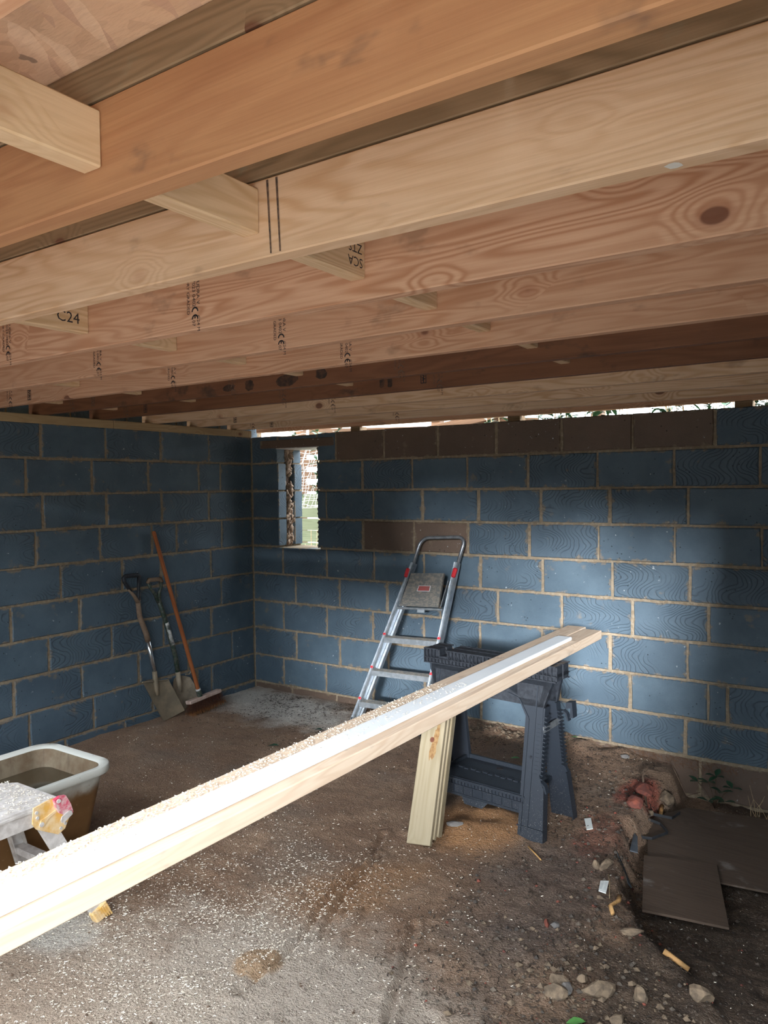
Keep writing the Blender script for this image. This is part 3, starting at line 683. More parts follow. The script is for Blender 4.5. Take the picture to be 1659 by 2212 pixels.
for k in range(4200):
    yy = -4.3 + random.random() ** 1.5 * 2.3; xx = 2.893 + random.random() * .088
    if random.random() < .12: xx = 2.99 + random.random() * .07
    zt = PZ + .047 + (.020 if xx > 2.979 else 0)
    a_ = random.uniform(0, 6.28); l_ = random.uniform(.003, .009); q = random.uniform(.0006, .0018); dx, dy = math.cos(a_), math.sin(a_)
    zz_ = zt + random.uniform(.0005, .004)
    sd.add([(xx - dy * q, yy + dx * q, zz_), (xx + dy * q, yy - dx * q, zz_), (xx + dx * l_ + dy * q, yy + dy * l_ - dx * q, zz_ + random.uniform(0, .003)), (xx + dx * l_ - dy * q, yy + dy * l_ + dx * q, zz_)], [(0, 1, 2, 3)])
o = sd.build('sawdust', M['shaving']); tag(o, 'pale sawdust and curls scattered along the rear plank', 'sawdust', kind='stuff')

# ------------------------------------------------------------------ sawhorse
SHX, SHY, SHA = 2.755, -1.175, math.atan2(-.069, .755)
SM = Matrix.Translation((SHX, SHY, 0)) @ Matrix.Rotation(SHA, 4, 'Z')
SH = thing('sawhorse', 'black plastic folding sawhorse carrying the planks', 'sawhorse', (SHX, SHY, 0))
def sx(*q): return SM @ Vector(q)
def sbox(mb, lo, hi, ch=0.0): mb.box(lo, hi, SM, ch)
HL = .378
for sgn in (-1, 1):
    # beam half with saw notches, face fins and a lip
    mb = MB(); y0, y1 = (.004, .062) if sgn > 0 else (-.062, -.004)
    for xa, xb in ((-HL, -HL + .09), (-HL + .135, HL - .135), (HL - .09, HL)):
        sbox(mb, (xa, y0, .742), (xb, y1, .80), .003)
    sbox(mb, (-HL, y0, .728), (HL, y1, .765), .002)
    yo = y1 if sgn > 0 else y0 - .012
    bm_ = mb.build('beam', M['black_plastic'], SH)
    mb = MB(); k = 0
    while k * .0215 < 2 * HL - .004:
        xx = -HL + k * .0215
        if not (-HL + .085 < xx < -HL + .135 or HL - .138 < xx < HL - .09):
            sbox(mb, (xx, yo, .728), (xx + .004, yo + .012, .798))
        else: sbox(mb, (xx, yo, .728), (xx + .004, yo + .012, .752))
        k += 1
    for k in range(10):
        xa = -HL + .14 + k * .047
        mb.prism([sx(xa, yo + .002, .796), sx(xa + .004, yo + .002, .796), sx(xa + .027, yo + .002, .756), sx(xa + .023, yo + .002, .756)], SM.to_3x3() @ Vector((0, .008, 0)))
    sbox(mb, (-HL, yo, .750), (HL, yo + .012, .755)); sbox(mb, (-HL, yo, .724), (HL, yo + .012, .730))
    for xa, xb in ((-HL, -HL + .09), (-HL + .135, HL - .135), (HL - .09, HL)): sbox(mb, (xa, yo, .796), (xb, yo + .012, .802))
    o = mb.build('face_rib', M['black_plastic'], SH); o['kind'] = 'stuff'
    # leg frame: apron plus two legs in one sloping plane
    yt, yb2 = sgn * .055, sgn * .185
    def fp(xq, zq, dy=0.0): return sx(xq, yt + (yb2 - yt) * (.728 - zq) / .728 + dy * sgn, zq)
    nrm = SM.to_3x3() @ Vector((0, sgn * -.022, 0))
    mb = MB(); mb.prism([fp(-HL + .035, .728), fp(HL - .025, .728), fp(HL - .06, .60), fp(-HL + .06, .60)], nrm)
    for xa in (-.24, .0, .24): mb.prism([fp(xa - .07, .70, .003), fp(xa + .07, .70, .003), fp(xa + .06, .63, .003), fp(xa - .06, .63, .003)], nrm * .2)
    mb.build('apron', M['black_plastic'], SH)
    for e in (-1, 1):
        mb = MB()
        P_ = lambda q, z: fp(e * q, z)
        poly = [P_(HL - .025, .728), P_(HL - .03, .70), P_(HL - .062, .63), P_(HL - .058, .30), P_(HL - .035, .245), P_(HL - .02, .0), P_(HL - .145, .0), P_(HL - .150, .55), P_(HL - .205, .64), P_(HL - .25, .66), P_(HL - .25, .728)]
        mb.prism(poly, nrm)
        # raised panel, flange and centre crease on the outer face
        mb.prism([P_(HL - .10, .70), P_(HL - .098, .05), P_(HL - .094, .05), P_(HL - .094, .70)], nrm * -.25)
        for qa, za, qb, zb in ((HL - .128, .54, HL - .128, .03), (HL - .185, .625, HL - .130, .545), (HL - .25, .645, HL - .185, .628)):
            mb.prism([P_(qa, za), P_(qa - .006, za), P_(qb - .006, zb), P_(qb, zb)], nrm * -.3)
        mb.prism([P_(HL - .020, .0), P_(HL - .035, .245), P_(HL - .030, .245), P_(HL - .014, .0)], nrm * 2.0)
        mb.prism([P_(HL - .058, .30), P_(HL - .060, .60), P_(HL - .052, .60), P_(HL - .050, .30)], nrm * 2.0)
        mb.prism([P_(HL - .018, .06), P_(HL - .15, .06), P_(HL - .15, .055), P_(HL - .018, .055)], nrm * -.3)
        lg = mb.build('leg', M['saw_plastic'], SH)
        g = MB(); zq = .28
        while zq < .56:
            g.prism([P_(HL - .056, zq), P_(HL - .040, zq - .003), P_(HL - .040, zq + .002), P_(HL - .056, zq + .005)], nrm * 1.9); zq += .0185
        zq = .30
        while zq < .53:
            for q0 in (HL - .148, HL - .085): g.prism([P_(q0, zq), P_(q0 + .018, zq), P_(q0 + .018, zq + .0015), P_(q0, zq + .0015)], nrm * -.08)
            zq += .0185
        o = g.build('gauge_fin', M['saw_plastic'], lg); o['kind'] = 'stuff'
        rv = MB(); cpt = P_(HL - .105, .37); rv.tube([cpt, cpt - nrm * .25], .007, 10); rv.build('rivet', M['black_plastic'], lg)
# folding shelf between the frames
def yf(z): return .055 + .13 * (.728 - z) / .728
mb = MB(); zs = .185
sbox(mb, (-.255, -.145, zs - .004), (.255, -.01, zs + .002)); sbox(mb, (-.255, .01, zs - .004), (.255, .145, zs + .002))
sbox(mb, (-.255, .134, zs), (.255, .147, zs + .022)); sbox(mb, (-.255, -.147, zs), (.255, -.138, zs + .006))
for e in (-1, 1): sbox(mb, (e * .25 - .006, -.145, zs), (e * .25 + .006, .145, zs + .018))
tray = mb.build('shelf', M['saw_plastic'], SH)
mb = MB(); sbox(mb, (-.255, -.158, .105), (.255, -.147, zs + .004)); fr = mb.build('shelf_skirt', M['saw_plastic'], SH)
mb = MB()
for k in range(9): sbox(mb, (-.25 + k * .055, -.163, .118), (-.247 + k * .055, -.158, .155))
sbox(mb, (-.25, -.163, .116), (.22, -.158, .119)); sbox(mb, (-.25, -.165, .158), (.25, -.158, .162))
for k in range(26): sbox(mb, (-.25 + k * .0195, -.166, .164), (-.247 + k * .0195 , -.150, .178))
for k in range(14):
    sbox(mb, (-.24 + k * .036, -.02 + .008 * (k % 2), zs), (-.215 + k * .036, .0 + .008 * (k % 2), zs + .007))
o = mb.build('shelf_grid', M['saw_plastic'], fr); o['kind'] = 'stuff'
mb = MB(); mb.prism([sx(-.09, -.16, .108), sx(.06, -.16, .108), sx(.035, -.175, .080), sx(-.065, -.175, .080)], SM.to_3x3() @ Vector((0, .02, .004))); mb.build('shelf_handle', M['saw_plastic'], SH)
mb = MB(); mb.tube([sx(-.02, .09, zs + .002), sx(-.02, .09, zs + .0035)], .018, 14, True); o = mb.build('shelf_hole', M['ink'], tray)
for e in (-1, 1):     # spreader straps and rope hooks at both ends
    mb = MB(); zq = .50
    mb.bar(sx(e * (HL - .052), -yf(zq), zq), sx(e * (HL - .052), yf(zq), zq + .01), .004, .032); mb.build('spreader', M['dark_tube'] if e > 0 else M['black_plastic'], SH)
    for sg, zq in ((1, .535), (-1, .25)):
        mb = MB(); yq = sg * yf(zq); xo = e * (HL - .045)
        mb.prism([sx(xo, yq, zq + .02), sx(xo + e * .02, yq, zq + .005), sx(xo + e * .03, yq, zq - .03), sx(xo + e * .022, yq, zq - .03), sx(xo + e * .013, yq, zq - .002), sx(xo, yq, zq + .010)], SM.to_3x3() @ Vector((0, .03, 0))); mb.build('hook', M['saw_plastic'], SH)
    mb = MB(); mb.prism([sx(e * (HL - .02), .07, .60), sx(e * (HL + .012), .07, .605), sx(e * (HL + .018), .07, .53), sx(e * (HL - .0), .07, .528), sx(e * (HL + .004), .07, .575), sx(e * (HL - .02), .07, .57)], SM.to_3x3() @ Vector((0, .045, 0)))
    mb.build('hook', M['saw_plastic'], SH)

# ------------------------------------------------------------------ short boards leaning on the sawhorse
LD = Vector((-.10, .40, .715)).normalized()
LN = LD.cross(Vector((1, 0, .0))).normalized()      # roughly backwards
if LN.y < 0: LN = -LN
LW = LN.cross(LD).normalized()
if LW.x < 0: LW = -LW
labs = ['front board of the leaning bundle, with a red knot and brown stain', 'second board of the leaning bundle, edge showing', 'third board of the leaning bundle, pale edge at the right', 'rearmost board of the leaning bundle']
for k in range(4):
    base = Vector((2.625, -1.715, .012)) + LN * (.0235 * k) + LW * (.0 + (.012, .024, .030, .027)[k]) + LD * (0.0, .03, .045, .05)[k]
    a_ = base; b_ = base + LD * (.64 - .02 * k)
    o = timber('board', a_, b_, .122 - .012 * (k > 0), .022, M['lumber'], up=-LN, ch=.0025)
    tag(o, labs[k], 'board', 'boards leaning against the sawhorse')
    if k == 0:
        c_ = base + LD * .47 + LW * .010 - LN * .0115
        st = MB(); rd = random.Random(4); n = 26; out_ = []
        for q in range(n):
            an = 2 * math.pi * q / n; rr = 1 + rd.uniform(-.25, .25)
            out_.append(c_ + LW * (math.cos(an) * .017 * rr + .010 + .012 * math.sin(an)) + LD * (math.sin(an) * .085 * rr - .01) - LN * .0003)
        st.add(out_, [tuple(range(n))]); o1 = st.build('resin_stain', M['resin'], loc=c_); o1.parent = o; o1.matrix_parent_inverse = o.matrix_world.inverted(); del o1['world_loc']
        kn = MB(); kn.add([c_ + LW * (math.cos(q * .52) * .012 - .006) + LD * (math.sin(q * .52) * .013 - .0) - LN * .0007 for q in range(12)], [tuple(range(12))])
        o2 = kn.build('knot', M['dark_knot'], loc=c_); o2.parent = o; o2.matrix_parent_inverse = o.matrix_world.inverted(); o2['label'] = 'dark red knot'

# ------------------------------------------------------------------ step ladder against the back wall
LA = thing('stepladder', 'folded aluminium stepladder leaning against the back wall', 'ladder', (1.55, -.35, 0))
Lb = [Vector((1.30, -.40, .012)), Vector((1.83, -.37, .012))]      # rail feet
Lt = [Vector((1.672, -.075, 1.235)), Vector((1.985, -.065, 1.255))]
Ldir = (Lt[0] + Lt[1] - Lb[0] - Lb[1]).normalized(); Lx = (Lt[1] - Lt[0]).normalized(); Lf = Ldir.cross(Lx).normalized()
if Lf.y > 0: Lf = -Lf       # towards the camera
def lp(side, k): return Lb[side].lerp(Lt[side], k)
for sd_ in (0, 1):
    mb = MB(); a_, b_ = lp(sd_, 0), lp(sd_, .90)
    mb.bar(a_, b_, .022, .060, up=Lf, ch=.003)
    for off in (-.017, .017): mb.bar(a_ + Lx * 0 + Lf * .031 + Lx * off * .45, b_ + Lf * .031 + Lx * off * .45, .004, .006, up=Lf)
    mb.build('front_rail', M['alu'], LA)
    mb = MB(); q = -Lf * .045; mb.bar(lp(sd_, .02) + q + Lx * (.022 if sd_ == 0 else -.022), lp(sd_, .80) + q + Lx * (.022 if sd_ == 0 else -.022), .018, .035, up=Lf, ch=.002); mb.build('rear_rail', M['alu'], LA)
    mb = MB(); mb.bar(lp(sd_, -.008), lp(sd_, .03), .03, .066, up=Lf, ch=.004); mb.build('foot_cap', M['black_plastic'], LA)
# hoop handle
mb = MB(); h0, h1 = lp(0, .86), lp(1, .86); top = Ldir * .245
pts = [h0]; a0, a1 = h0 + Ldir * .175, h1 + Ldir * .175
for q in range(7):
    an = math.pi - q * math.pi / 12; pts.append(a0 + Lx * (.06 + math.cos(an) * .06) + Ldir * (math.sin(an) * .06))
for q in range(7):
    an = math.pi / 2 - q * math.pi / 12; pts.append(a1 + Lx * (-.06 + math.cos(an) * .06) + Ldir * (math.sin(an) * .06))
pts.append(h1); mb.tube(pts, .0125, 10); mb.build('handle', M['dark_tube'], LA, smooth=True)
# platform folded flat between the rails
pc0, pc1 = .655, .835
def pq(s_, k, o_): return lp(0, k).lerp(lp(1, k), s_) + Lf * o_
PLm = MB(); PLm.prism([pq(.13, pc0, .040), pq(.90, pc0 - .0, .040), pq(.86, pc1, .046), pq(.14, pc1 + .0, .046)], Lf * .02)
pf = PLm.build('platform', M['tread'], LA)
mb = MB()
for q in range(14):
    k = pc0 + (pc1 - pc0) * (q + .5) / 14; mb.bar(pq(.16, k, .0625), pq(.84, k, .0625), .007, .003, up=Lf)
o = mb.build('tread_rib', M['tread'], pf); o['kind'] = 'stuff'
mb = MB(); mb.prism([pq(.39, .737, .063), pq(.66, .737, .063), pq(.655, .768, .064), pq(.40, .768, .064)], Lf * .003); mb.build('label_border', M['label_white'], pf)
mb = MB(); mb.prism([pq(.41, .740, .066), pq(.645, .740, .066), pq(.64, .765, .067), pq(.415, .765, .067)], Lf * .002); mb.build('label_plate', M['red_label'], pf)
mb = MB(); mb.tube([pq(.06, pc0 - .01, .03), pq(.96, pc0 - .01, .03)], .009, 8); mb.bar(pq(.48, pc0 - .022, .032), pq(.62, pc0 - .022, .032), .02, .012, up=Lf); mb.build('platform_bar', M['alu'], LA)
for sd_ in (0, 1):
    mb = MB(); a_ = lp(sd_, .842) + Lf * .03 + Lx * (-.008 if sd_ == 0 else .010); mb.bar(a_ - Ldir * .034, a_ + Ldir * .034, .028, .03, up=Lf, ch=.008); o = mb.build('hinge_cap', M['red'], LA); o['label'] = 'red plastic hinge cap'
    mb = MB(); a_ = lp(sd_, .80) + Lf * .03 + Lx * (.02 if sd_ == 0 else -.02); mb.bar(a_, lp(sd_, .66) + Lf * .04 + Lx * (.035 if sd_ == 0 else -.03), .006, .014, up=Lf); mb.build('link_arm', M['dark_tube'], LA)
for k in (.125, .30, .485):
    mb = MB(); z_ = Vector((0, 0, 1)); a_, b_ = lp(0, k), lp(1, k)
    a2, b2 = a_ + Lx * .008, b_ - Lx * .008; Lh = Vector((Lf.x, Lf.y, 0)).normalized()
    mb.prism([a2 + Lh * .04, a2 - Lh * .05, a2 - Lh * .05 - z_ * .012, a2 + Lh * .028 - z_ * .012, a2 + Lh * .028 - z_ * .034, a2 + Lh * .04 - z_ * .034], b2 - a2)
    tr = mb.build('step', M['alu'], LA)
    rb = MB()
    for q in range(5): rb.bar(a2 + Lh * (.03 - q * .016) + z_ * .0012, b2 + Lh * (.03 - q * .016) + z_ * .0012, .006, .0026)
    o = rb.build('tread_rib', M['tread'], tr); o['kind'] = 'stuff'
    for sd_ in (0, 1):
        rc = MB(); a3 = lp(sd_, k + .012) + Lf * .031; rc.bar(a3 - Lx * .012, a3 + Lx * .012, .018, .006, up=Lf, ch=.002); rc.build('rivet_cap', M['red'], LA)

# ------------------------------------------------------------------ spade, shovel, broom against the left wall
SP = thing('spade', 'muddy digging spade with black handle and wooden shaft by left wall', 'spade', (.10, -.98, 0))
def path(p0, p1, n=2): return [Vector(p0).lerp(Vector(p1), i / n) for i in range(n + 1)]
mb = MB(); rr = []
cols = 7; rws = 6; bl = [Vector((.075, -1.205, .305)), Vector((.085, -.985, .275)), Vector((.13, -.885, .04)), Vector((.115, -1.068, .006))]
gv = []
for i in range(rws + 1):
    for j in range(cols + 1):
        s_, t_ = j / cols, i / rws
        q = bl[0].lerp(bl[1], s_).lerp(bl[3].lerp(bl[2], s_), t_); q = q + Vector((.018 * (2 * s_ - 1) ** 2 - .006, 0, -.012 * (1 - (2 * s_ - 1) ** 2) * t_))
        gv.append(q)
fs = [(i * (cols + 1) + j, i * (cols + 1) + j + 1, (i + 1) * (cols + 1) + j + 1, (i + 1) * (cols + 1) + j) for i in range(rws) for j in range(cols)]
n0 = len(gv); mb.add(gv + [q - Vector((.004, 0, 0)) for q in gv], fs + [tuple(reversed([a_ + n0 for a_ in q])) for q in fs])
mb.tube([bl[0] + Vector((.006, .0, .002)), bl[1] + Vector((.006, 0, .002))], .006, 6)
mb.build('blade', M['mud_metal'], SP, smooth=True, autosmooth=40)
sA, sB, sC, sD = Vector((.088, -1.092, .24)), Vector((.075, -1.095, .36)), Vector((.055, -1.13, .58)), Vector((.045, -1.20, .86))
mb = MB(); mb.tube([sA + Vector((.012, 0, -.05)), sA, sA.lerp(sB, .5), sB], [.008, .018, .019, .017], 10); mb.build('socket', M['mud_metal'], SP, smooth=True)
mb = MB(); mb.tube([sB, sB.lerp(sC, .5), sC], .0165, 10); o = mb.build('strapped_shaft', M['chrome'], SP, smooth=True); o['label'] = 'shiny steel strap along the lower shaft'
mb = MB(); mb.tube([sC, sC + Vector((0, -.012, .05)), sD + Vector((0, .012, -.1)), sD], [.02, .0195, .018, .017], 10)
yl, yr = Vector((.042, -1.275, .965)), Vector((.042, -1.19, .955))
mb.tube([sD, sD + Vector((0, -.03, .05)), yl], [.015, .012, .010], 8); shaft = mb.build('shaft', M['ash_handle'], SP, smooth=True)
mb = MB(); tl_, tr_ = Vector((.04, -1.312, 1.045)), Vector((.04, -1.182, 1.043))
mb.tube([yl + Vector((0, .02, -.02)), tl_ + Vector((0, .008, -.03)), tl_, tl_ + Vector((0, .012, .010)), tr_ + Vector((0, -.012, .010)), tr_, yr, Vector((.043, -1.196, .90)), sD + Vector((0, .006, -.03))], [.012, .013, .014, .015, .015, .014, .012, .010, .006], 10)
mb.build('grip', M['black_plastic'], SP, smooth=True)
SV = thing('shovel', 'old shovel with flaking green shaft and a torn white label', 'shovel', (.07, -.83, 0))
b0, b1, b2, b3 = Vector((.06, -.955, .245)), Vector((.06, -.765, .275)), Vector((.075, -.70, .085)), Vector((.085, -.885, .012))
gv = []
for i in range(rws + 1):
    for j in range(cols + 1):
        s_, t_ = j / cols, i / rws; ww = 1 - .16 * (2 * t_ - 1) ** 2
        s2 = .5 + (s_ - .5) * ww
        q = b0.lerp(b1, s2).lerp(b3.lerp(b2, s2), t_); q = q + Vector((.045 * (2 * s_ - 1) ** 2 - .02, 0, -.02 * (1 - (2 * s_ - 1) ** 2) * t_ + .03 * (1 - (2 * s_ - 1) ** 2) * (1 - t_) - .02 * (1 - t_)))
        gv.append(q)
mb = MB(); n0 = len(gv); mb.add(gv + [q - Vector((.004, 0, 0)) for q in gv], fs + [tuple(reversed([a_ + n0 for a_ in q])) for q in fs])
mb.tube([b1 + Vector((.02, -.05, .005)), b1 + Vector((.022, -.02, .0)), b1 + Vector((.026, .0, .022))], .005, 6)
mb.build('blade', M['mud_metal_light'], SV, smooth=True, autosmooth=40)
v0, v1, v2, v3 = Vector((.07, -.868, .22)), Vector((.055, -.885, .42)), Vector((.045, -.97, .72)), Vector((.04, -1.022, .87))
mb = MB(); mb.tube([v0 + Vector((.01, 0, -.06)), v0, v0.lerp(v1, .45)], [.010, .017, .018], 10); mb.build('socket', M['mud_metal_light'], SV, smooth=True)
mb = MB(); mb.tube([v0.lerp(v1, .4), v1, v2, v3], .0175, 10)
d0, d1 = Vector((.04, -1.105, .985)), Vector((.04, -.992, .982))
mb.tube([v3 - Vector((0, -.005, .03)), v3 + Vector((0, -.025, .03)), Vector((.04, -1.085, .945)), d0], [.016, .013, .011, .011], 8); mb.tube([v3 - Vector((0, -.005, .03)), v3 + Vector((0, .012, .04)), Vector((.04, -.99, .945)), d1], [.016, .013, .011, .011], 8)
sh2 = mb.build('shaft', M['green_metal'], SV, smooth=True)
mb = MB(); mb.tube([d0 + Vector((0, -.006, .0)), d0 + Vector((0, .005, .022)), d1 + Vector((0, -.005, .022)), d1 + Vector((0, .006, 0))], [.013, .016, .016, .013], 10); mb.build('grip', M['ash_handle'], SV, smooth=True)
mb = MB(); mb.tube([v1.lerp(v2, .32) + Vector((.004, 0, 0)), v1.lerp(v2, .88) + Vector((.004, 0, 0))], .0165, 10); o = mb.build('torn_label', M['label_scrap'], sh2, smooth=True); o['label'] = 'torn remains of a white label'
BR = thing('broom', 'stiff brown broom with a reddish wooden handle leaning on left wall', 'broom', (.13, -.72, 0))
BD = Vector((.0, .355, .025)).normalized(); bc = Vector((.168, -.722, .105)); BU = Vector((-.12, -.12, 1)).normalized(); BW = BD.cross(BU).normalized()
if BW.x < 0: BW = -BW
Bm = Matrix(((BD.x, BW.x, BU.x, bc.x), (BD.y, BW.y, BU.y, bc.y), (BD.z, BW.z, BU.z, bc.z), (0, 0, 0, 1)))
mb = MB(); mb.box((-.155, -.028, -.012), (.155, .028, .014), Bm, .004); mb.build('broom_head', M['broom_block'], BR)
for nm, mt, l0, l1, ra in (('bristles', 'bristle', 0, .08, 9), ('bristle_tips', 'bristle_tip', .062, .092, 10)):
    rd = random.Random(ra); mb = MB()
    for i in range(34):
        for j in range(7):
            for q in range(2):
                x_ = -.148 + i * .009 + rd.uniform(-.003, .003); y_ = -.024 + j * .008 + rd.uniform(-.003, .003)
                sp_ = 1 + rd.uniform(.05, .35); ex_ = x_ * 1.12 + rd.uniform(-.008, .008); ey = y_ * 1.7 + rd.uniform(-.006, .006)
                def at_(l): k = l / .09; return Bm @ Vector((x_ + (ex_ - x_) * k, y_ + (ey - y_) * k, -.012 - l))
                a_, b_ = at_(l0), at_(l1 + rd.uniform(-.012, .004)); th = .0011
                mb.add([a_ + BD * th, a_ - BD * th, b_ - BD * th * .6, b_ + BD * th * .6], [(0, 1, 2, 3)]); mb.add([a_ + BW * th, a_ - BW * th, b_ - BW * th * .6, b_ + BW * th * .6], [(0, 1, 2, 3)])
    o = mb.build(nm, M[mt], BR); o['kind'] = 'stuff'
hb, ht = Bm @ Vector((-.035, 0, .012)), Vector((.022, -1.035, 1.35))
hd_ = (ht - hb).normalized()
mb = MB(); mb.tube([hb, hb + hd_ * .05], .019, 12); mb.build('socket', M['green_metal'], BR, smooth=True, autosmooth=40)
mb = MB(); mb.tube([hb + hd_ * .05, hb + hd_ * .062], .0185, 12); mb.build('collar', M['label_white'], BR, smooth=True, autosmooth=40)
# handle with the grain along local X
o = timber('handle', hb + hd_ * .05, ht, .02, .02, M['broom_wood'], parent=BR)
L_ = (ht - hb).length - .05; me = bpy.data.meshes.new('handle'); bb = MB(); bb.tube([(-L_ / 2, 0, 0), (0, 0, 0), (L_ / 2 - .01, 0, 0), (L_ / 2, 0, 0)], [.0145, .0145, .014, .009], 12)
me.from_pydata(bb.v, [], bb.f); me.materials.append(M['broom_wood'])
for q in me.polygons: q.use_smooth = True
me.set_sharp_from_angle(angle=math.radians(45)); o.data = me

# ------------------------------------------------------------------ tub of muddy water
TZ = .40; TX0, TX1, TY0, TY1 = .925, 1.475, -3.35, -2.45
def rrect(off, z, rad=.10, n=7):
    x0, x1, y0, y1 = TX0 + off, TX1 - off, TY0 + off, TY1 - off; rad = max(.02, rad - off * .6); out_ = []
    for cx, cy, a0 in ((x1 - rad, y1 - rad, 0), (x0 + rad, y1 - rad, 90), (x0 + rad, y0 + rad, 180), (x1 - rad, y0 + rad, 270)):
        for i in range(n + 1):
            an = math.radians(a0 + 90 * i / n); out_.append((cx + rad * math.cos(an), cy + rad * math.sin(an), z))
    return out_
TB = thing('tub', 'white plastic mixing tub stained brown, half full of muddy water', 'tub', (1.2, -2.9, 0))
mb = MB(); mb.rings([rrect(.095, .012), rrect(.03, TZ - .045), rrect(.028, TZ - .03)], closed_first=True); mb.build('shell', M['tub'], TB, smooth=True, autosmooth=40)
mb = MB(); mb.rings([rrect(.028, TZ - .032), rrect(.003, TZ - .036), rrect(.0, TZ - .03), rrect(.0, TZ - .004), rrect(.004, TZ), rrect(.032, TZ - .004), rrect(.04, TZ - .012)]); o = mb.build('rim', M['tub'], TB, smooth=True, autosmooth=50)
mb = MB(); mb.rings([rrect(.04, TZ - .012), rrect(.05, TZ - .06), rrect(.096, .03)], closed_last=True); mb.build('inner_wall', M['tub_in'], TB, smooth=True, autosmooth=40)
mb = MB(); mb.add(rrect(.058, TZ - .095), [tuple(range(32))]); o = mb.build('water', M['water']); tag(o, 'still muddy brown water inside the white tub', 'water', kind='stuff')

# ------------------------------------------------------------------ aluminium work platform
WPz = .497
WK = thing('work_platform', 'dusty folding aluminium work platform with yellow hinge plate, bottom left', 'platform', (1.68, -3.5, 0))
mb = MB(); x0, x1, y1, y0 = 1.505, 1.842, -2.985, -4.05; c1 = .03
poly = [(x1, y0, WPz - .004), (x1, y1 - c1 * .4, WPz - .004), (x1 - c1 * .6, y1, WPz - .004), (x0 + .06, y1, WPz - .004), (x0, y1 - .05, WPz - .004), (x0, y0, WPz - .004)]
mb.prism(poly, (0, 0, .004)); deck = mb.build('deck', M['alu_white'], WK)
mb = MB(); q = len(poly)
for k in range(7): mb.box((x0 + .03 + k * .044, y0 + .01, WPz), (x0 + .042 + k * .044, y1 - .03, WPz + .0015))
o = mb.build('deck_rib', M['alu_white'], deck); o['kind'] = 'stuff'
mb = MB(); mb.box((x1 - .004, y0, WPz - .072), (x1, y1 - .012, WPz - .004)); mb.box((x1, y0, WPz - .016), (x1 + .006, y1 - .012, WPz - .008)); mb.build('side_frame', M['alu_white'], WK)
mb = MB(); mb.box((x0, y0, WPz - .072), (x0 + .004, y1 - .05, WPz - .004)); mb.build('side_frame', M['alu_white'], WK)
mb = MB(); mb.box((x0 + .05, y1 - .004, WPz - .05), (x1 - .02, y1, WPz - .004)); mb.build('end_frame', M['alu_white'], WK)
for (a_, b_) in (((1.838, -3.045, WPz - .07), (1.905, -2.865, .02)), ((1.50, -3.02, WPz - .03), (1.435, -2.875, .02)), ((1.838, -3.99, WPz - .05), (1.905, -4.17, .02)), ((1.512, -3.99, WPz - .05), (1.445, -4.17, .02))):
    sgx = 1 if a_[0] > 1.7 else -1; a_, b_ = Vector(a_), Vector(b_)
    mb = MB(); mb.bar(a_, b_, .006, .058, up=(0, 1, 0)); 
    for q in (-.026, .026): mb.bar(a_ + Vector((-sgx * .013, q, 0)), b_ + Vector((-sgx * .013, q, 0)), .026, .005, up=(0, 1, 0))
    lg = mb.build('leg', M['alu_white'], WK)
    d_ = (b_ - a_).normalized(); mb = MB(); mb.bar(b_ - d_ * .032, b_ + d_ * .018, .034, .070, up=(0, 1, 0), ch=.005)
    for q in range(7): mb.bar(b_ - d_ * .03 + Vector((sgx * .017, -.03 + q * .010, 0)), b_ + d_ * .014 + Vector((sgx * .017, -.03 + q * .010, 0)), .006, .005, up=(0, 1, 0))
    cp = mb.build('foot_cap', M['yellow'], lg); cp['label'] = 'yellow ribbed foot'
mb = MB(); mb.bar((1.46, -2.93, .19), (1.88, -2.93, .19), .05, .028, ch=.003); mb.build('rung', M['alu_white'], WK)
mb = MB(); pts = [(-3.095, .497), (-3.035, .507), (-2.985, .505), (-2.962, .49), (-2.952, .415), (-2.972, .378), (-3.0, .366), (-3.085, .416), (-3.10, .44)]
mb.prism([(1.846, y_, z_) for y_, z_ in pts], (.006, 0, 0)); hp = mb.build('hinge_plate', M['yellow'], WK)
for y_, z_, r_ in ((-3.085, .478, .006), (-3.082, .458, .006), (-3.066, .428, .009), (-2.99, .386, .006), (-2.972, .398, .006)):
    mb = MB(); mb.tube([(1.851, y_, z_), (1.856, y_, z_)], r_, 12); mb.build('rivet', M['alu_white'], hp)
mb = MB(); mb.prism([(1.852, y_, z_) for y_, z_ in ((-3.068, .445), (-3.045, .45), (-3.01, .462), (-3.006, .455), (-3.04, .440), (-3.06, .416), (-3.075, .42))], (.003, 0, 0)); mb.build('slot_plate', M['yellow'], hp)
mb = MB(); mb.prism([(1.853, y_, z_) for y_, z_ in ((-3.022, .505), (-3.0, .512), (-2.975, .508), (-2.955, .47), (-2.945, .435), (-2.958, .425), (-2.975, .43), (-3.0, .448), (-3.015, .475))], (.014, 0, 0)); lk = mb.build('lock_lever', M['red_worn'], WK); lk['label'] = 'chipped red locking lever'
mb = MB(); mb.tube([(1.866, -3.006, .497), (1.871, -3.006, .497)], .008, 12); mb.build('pivot_pin', M['alu_white'], lk)
mb = MB(); mb.prism([(1.867, y_, z_) for y_, z_ in ((-3.0, .422), (-2.995, .435), (-2.965, .448), (-2.955, .444), (-2.952, .43), (-2.985, .412), (-2.996, .412))], (.005, 0, 0)); mb.build('catch', M['alu_white'], lk)
wd = MB()
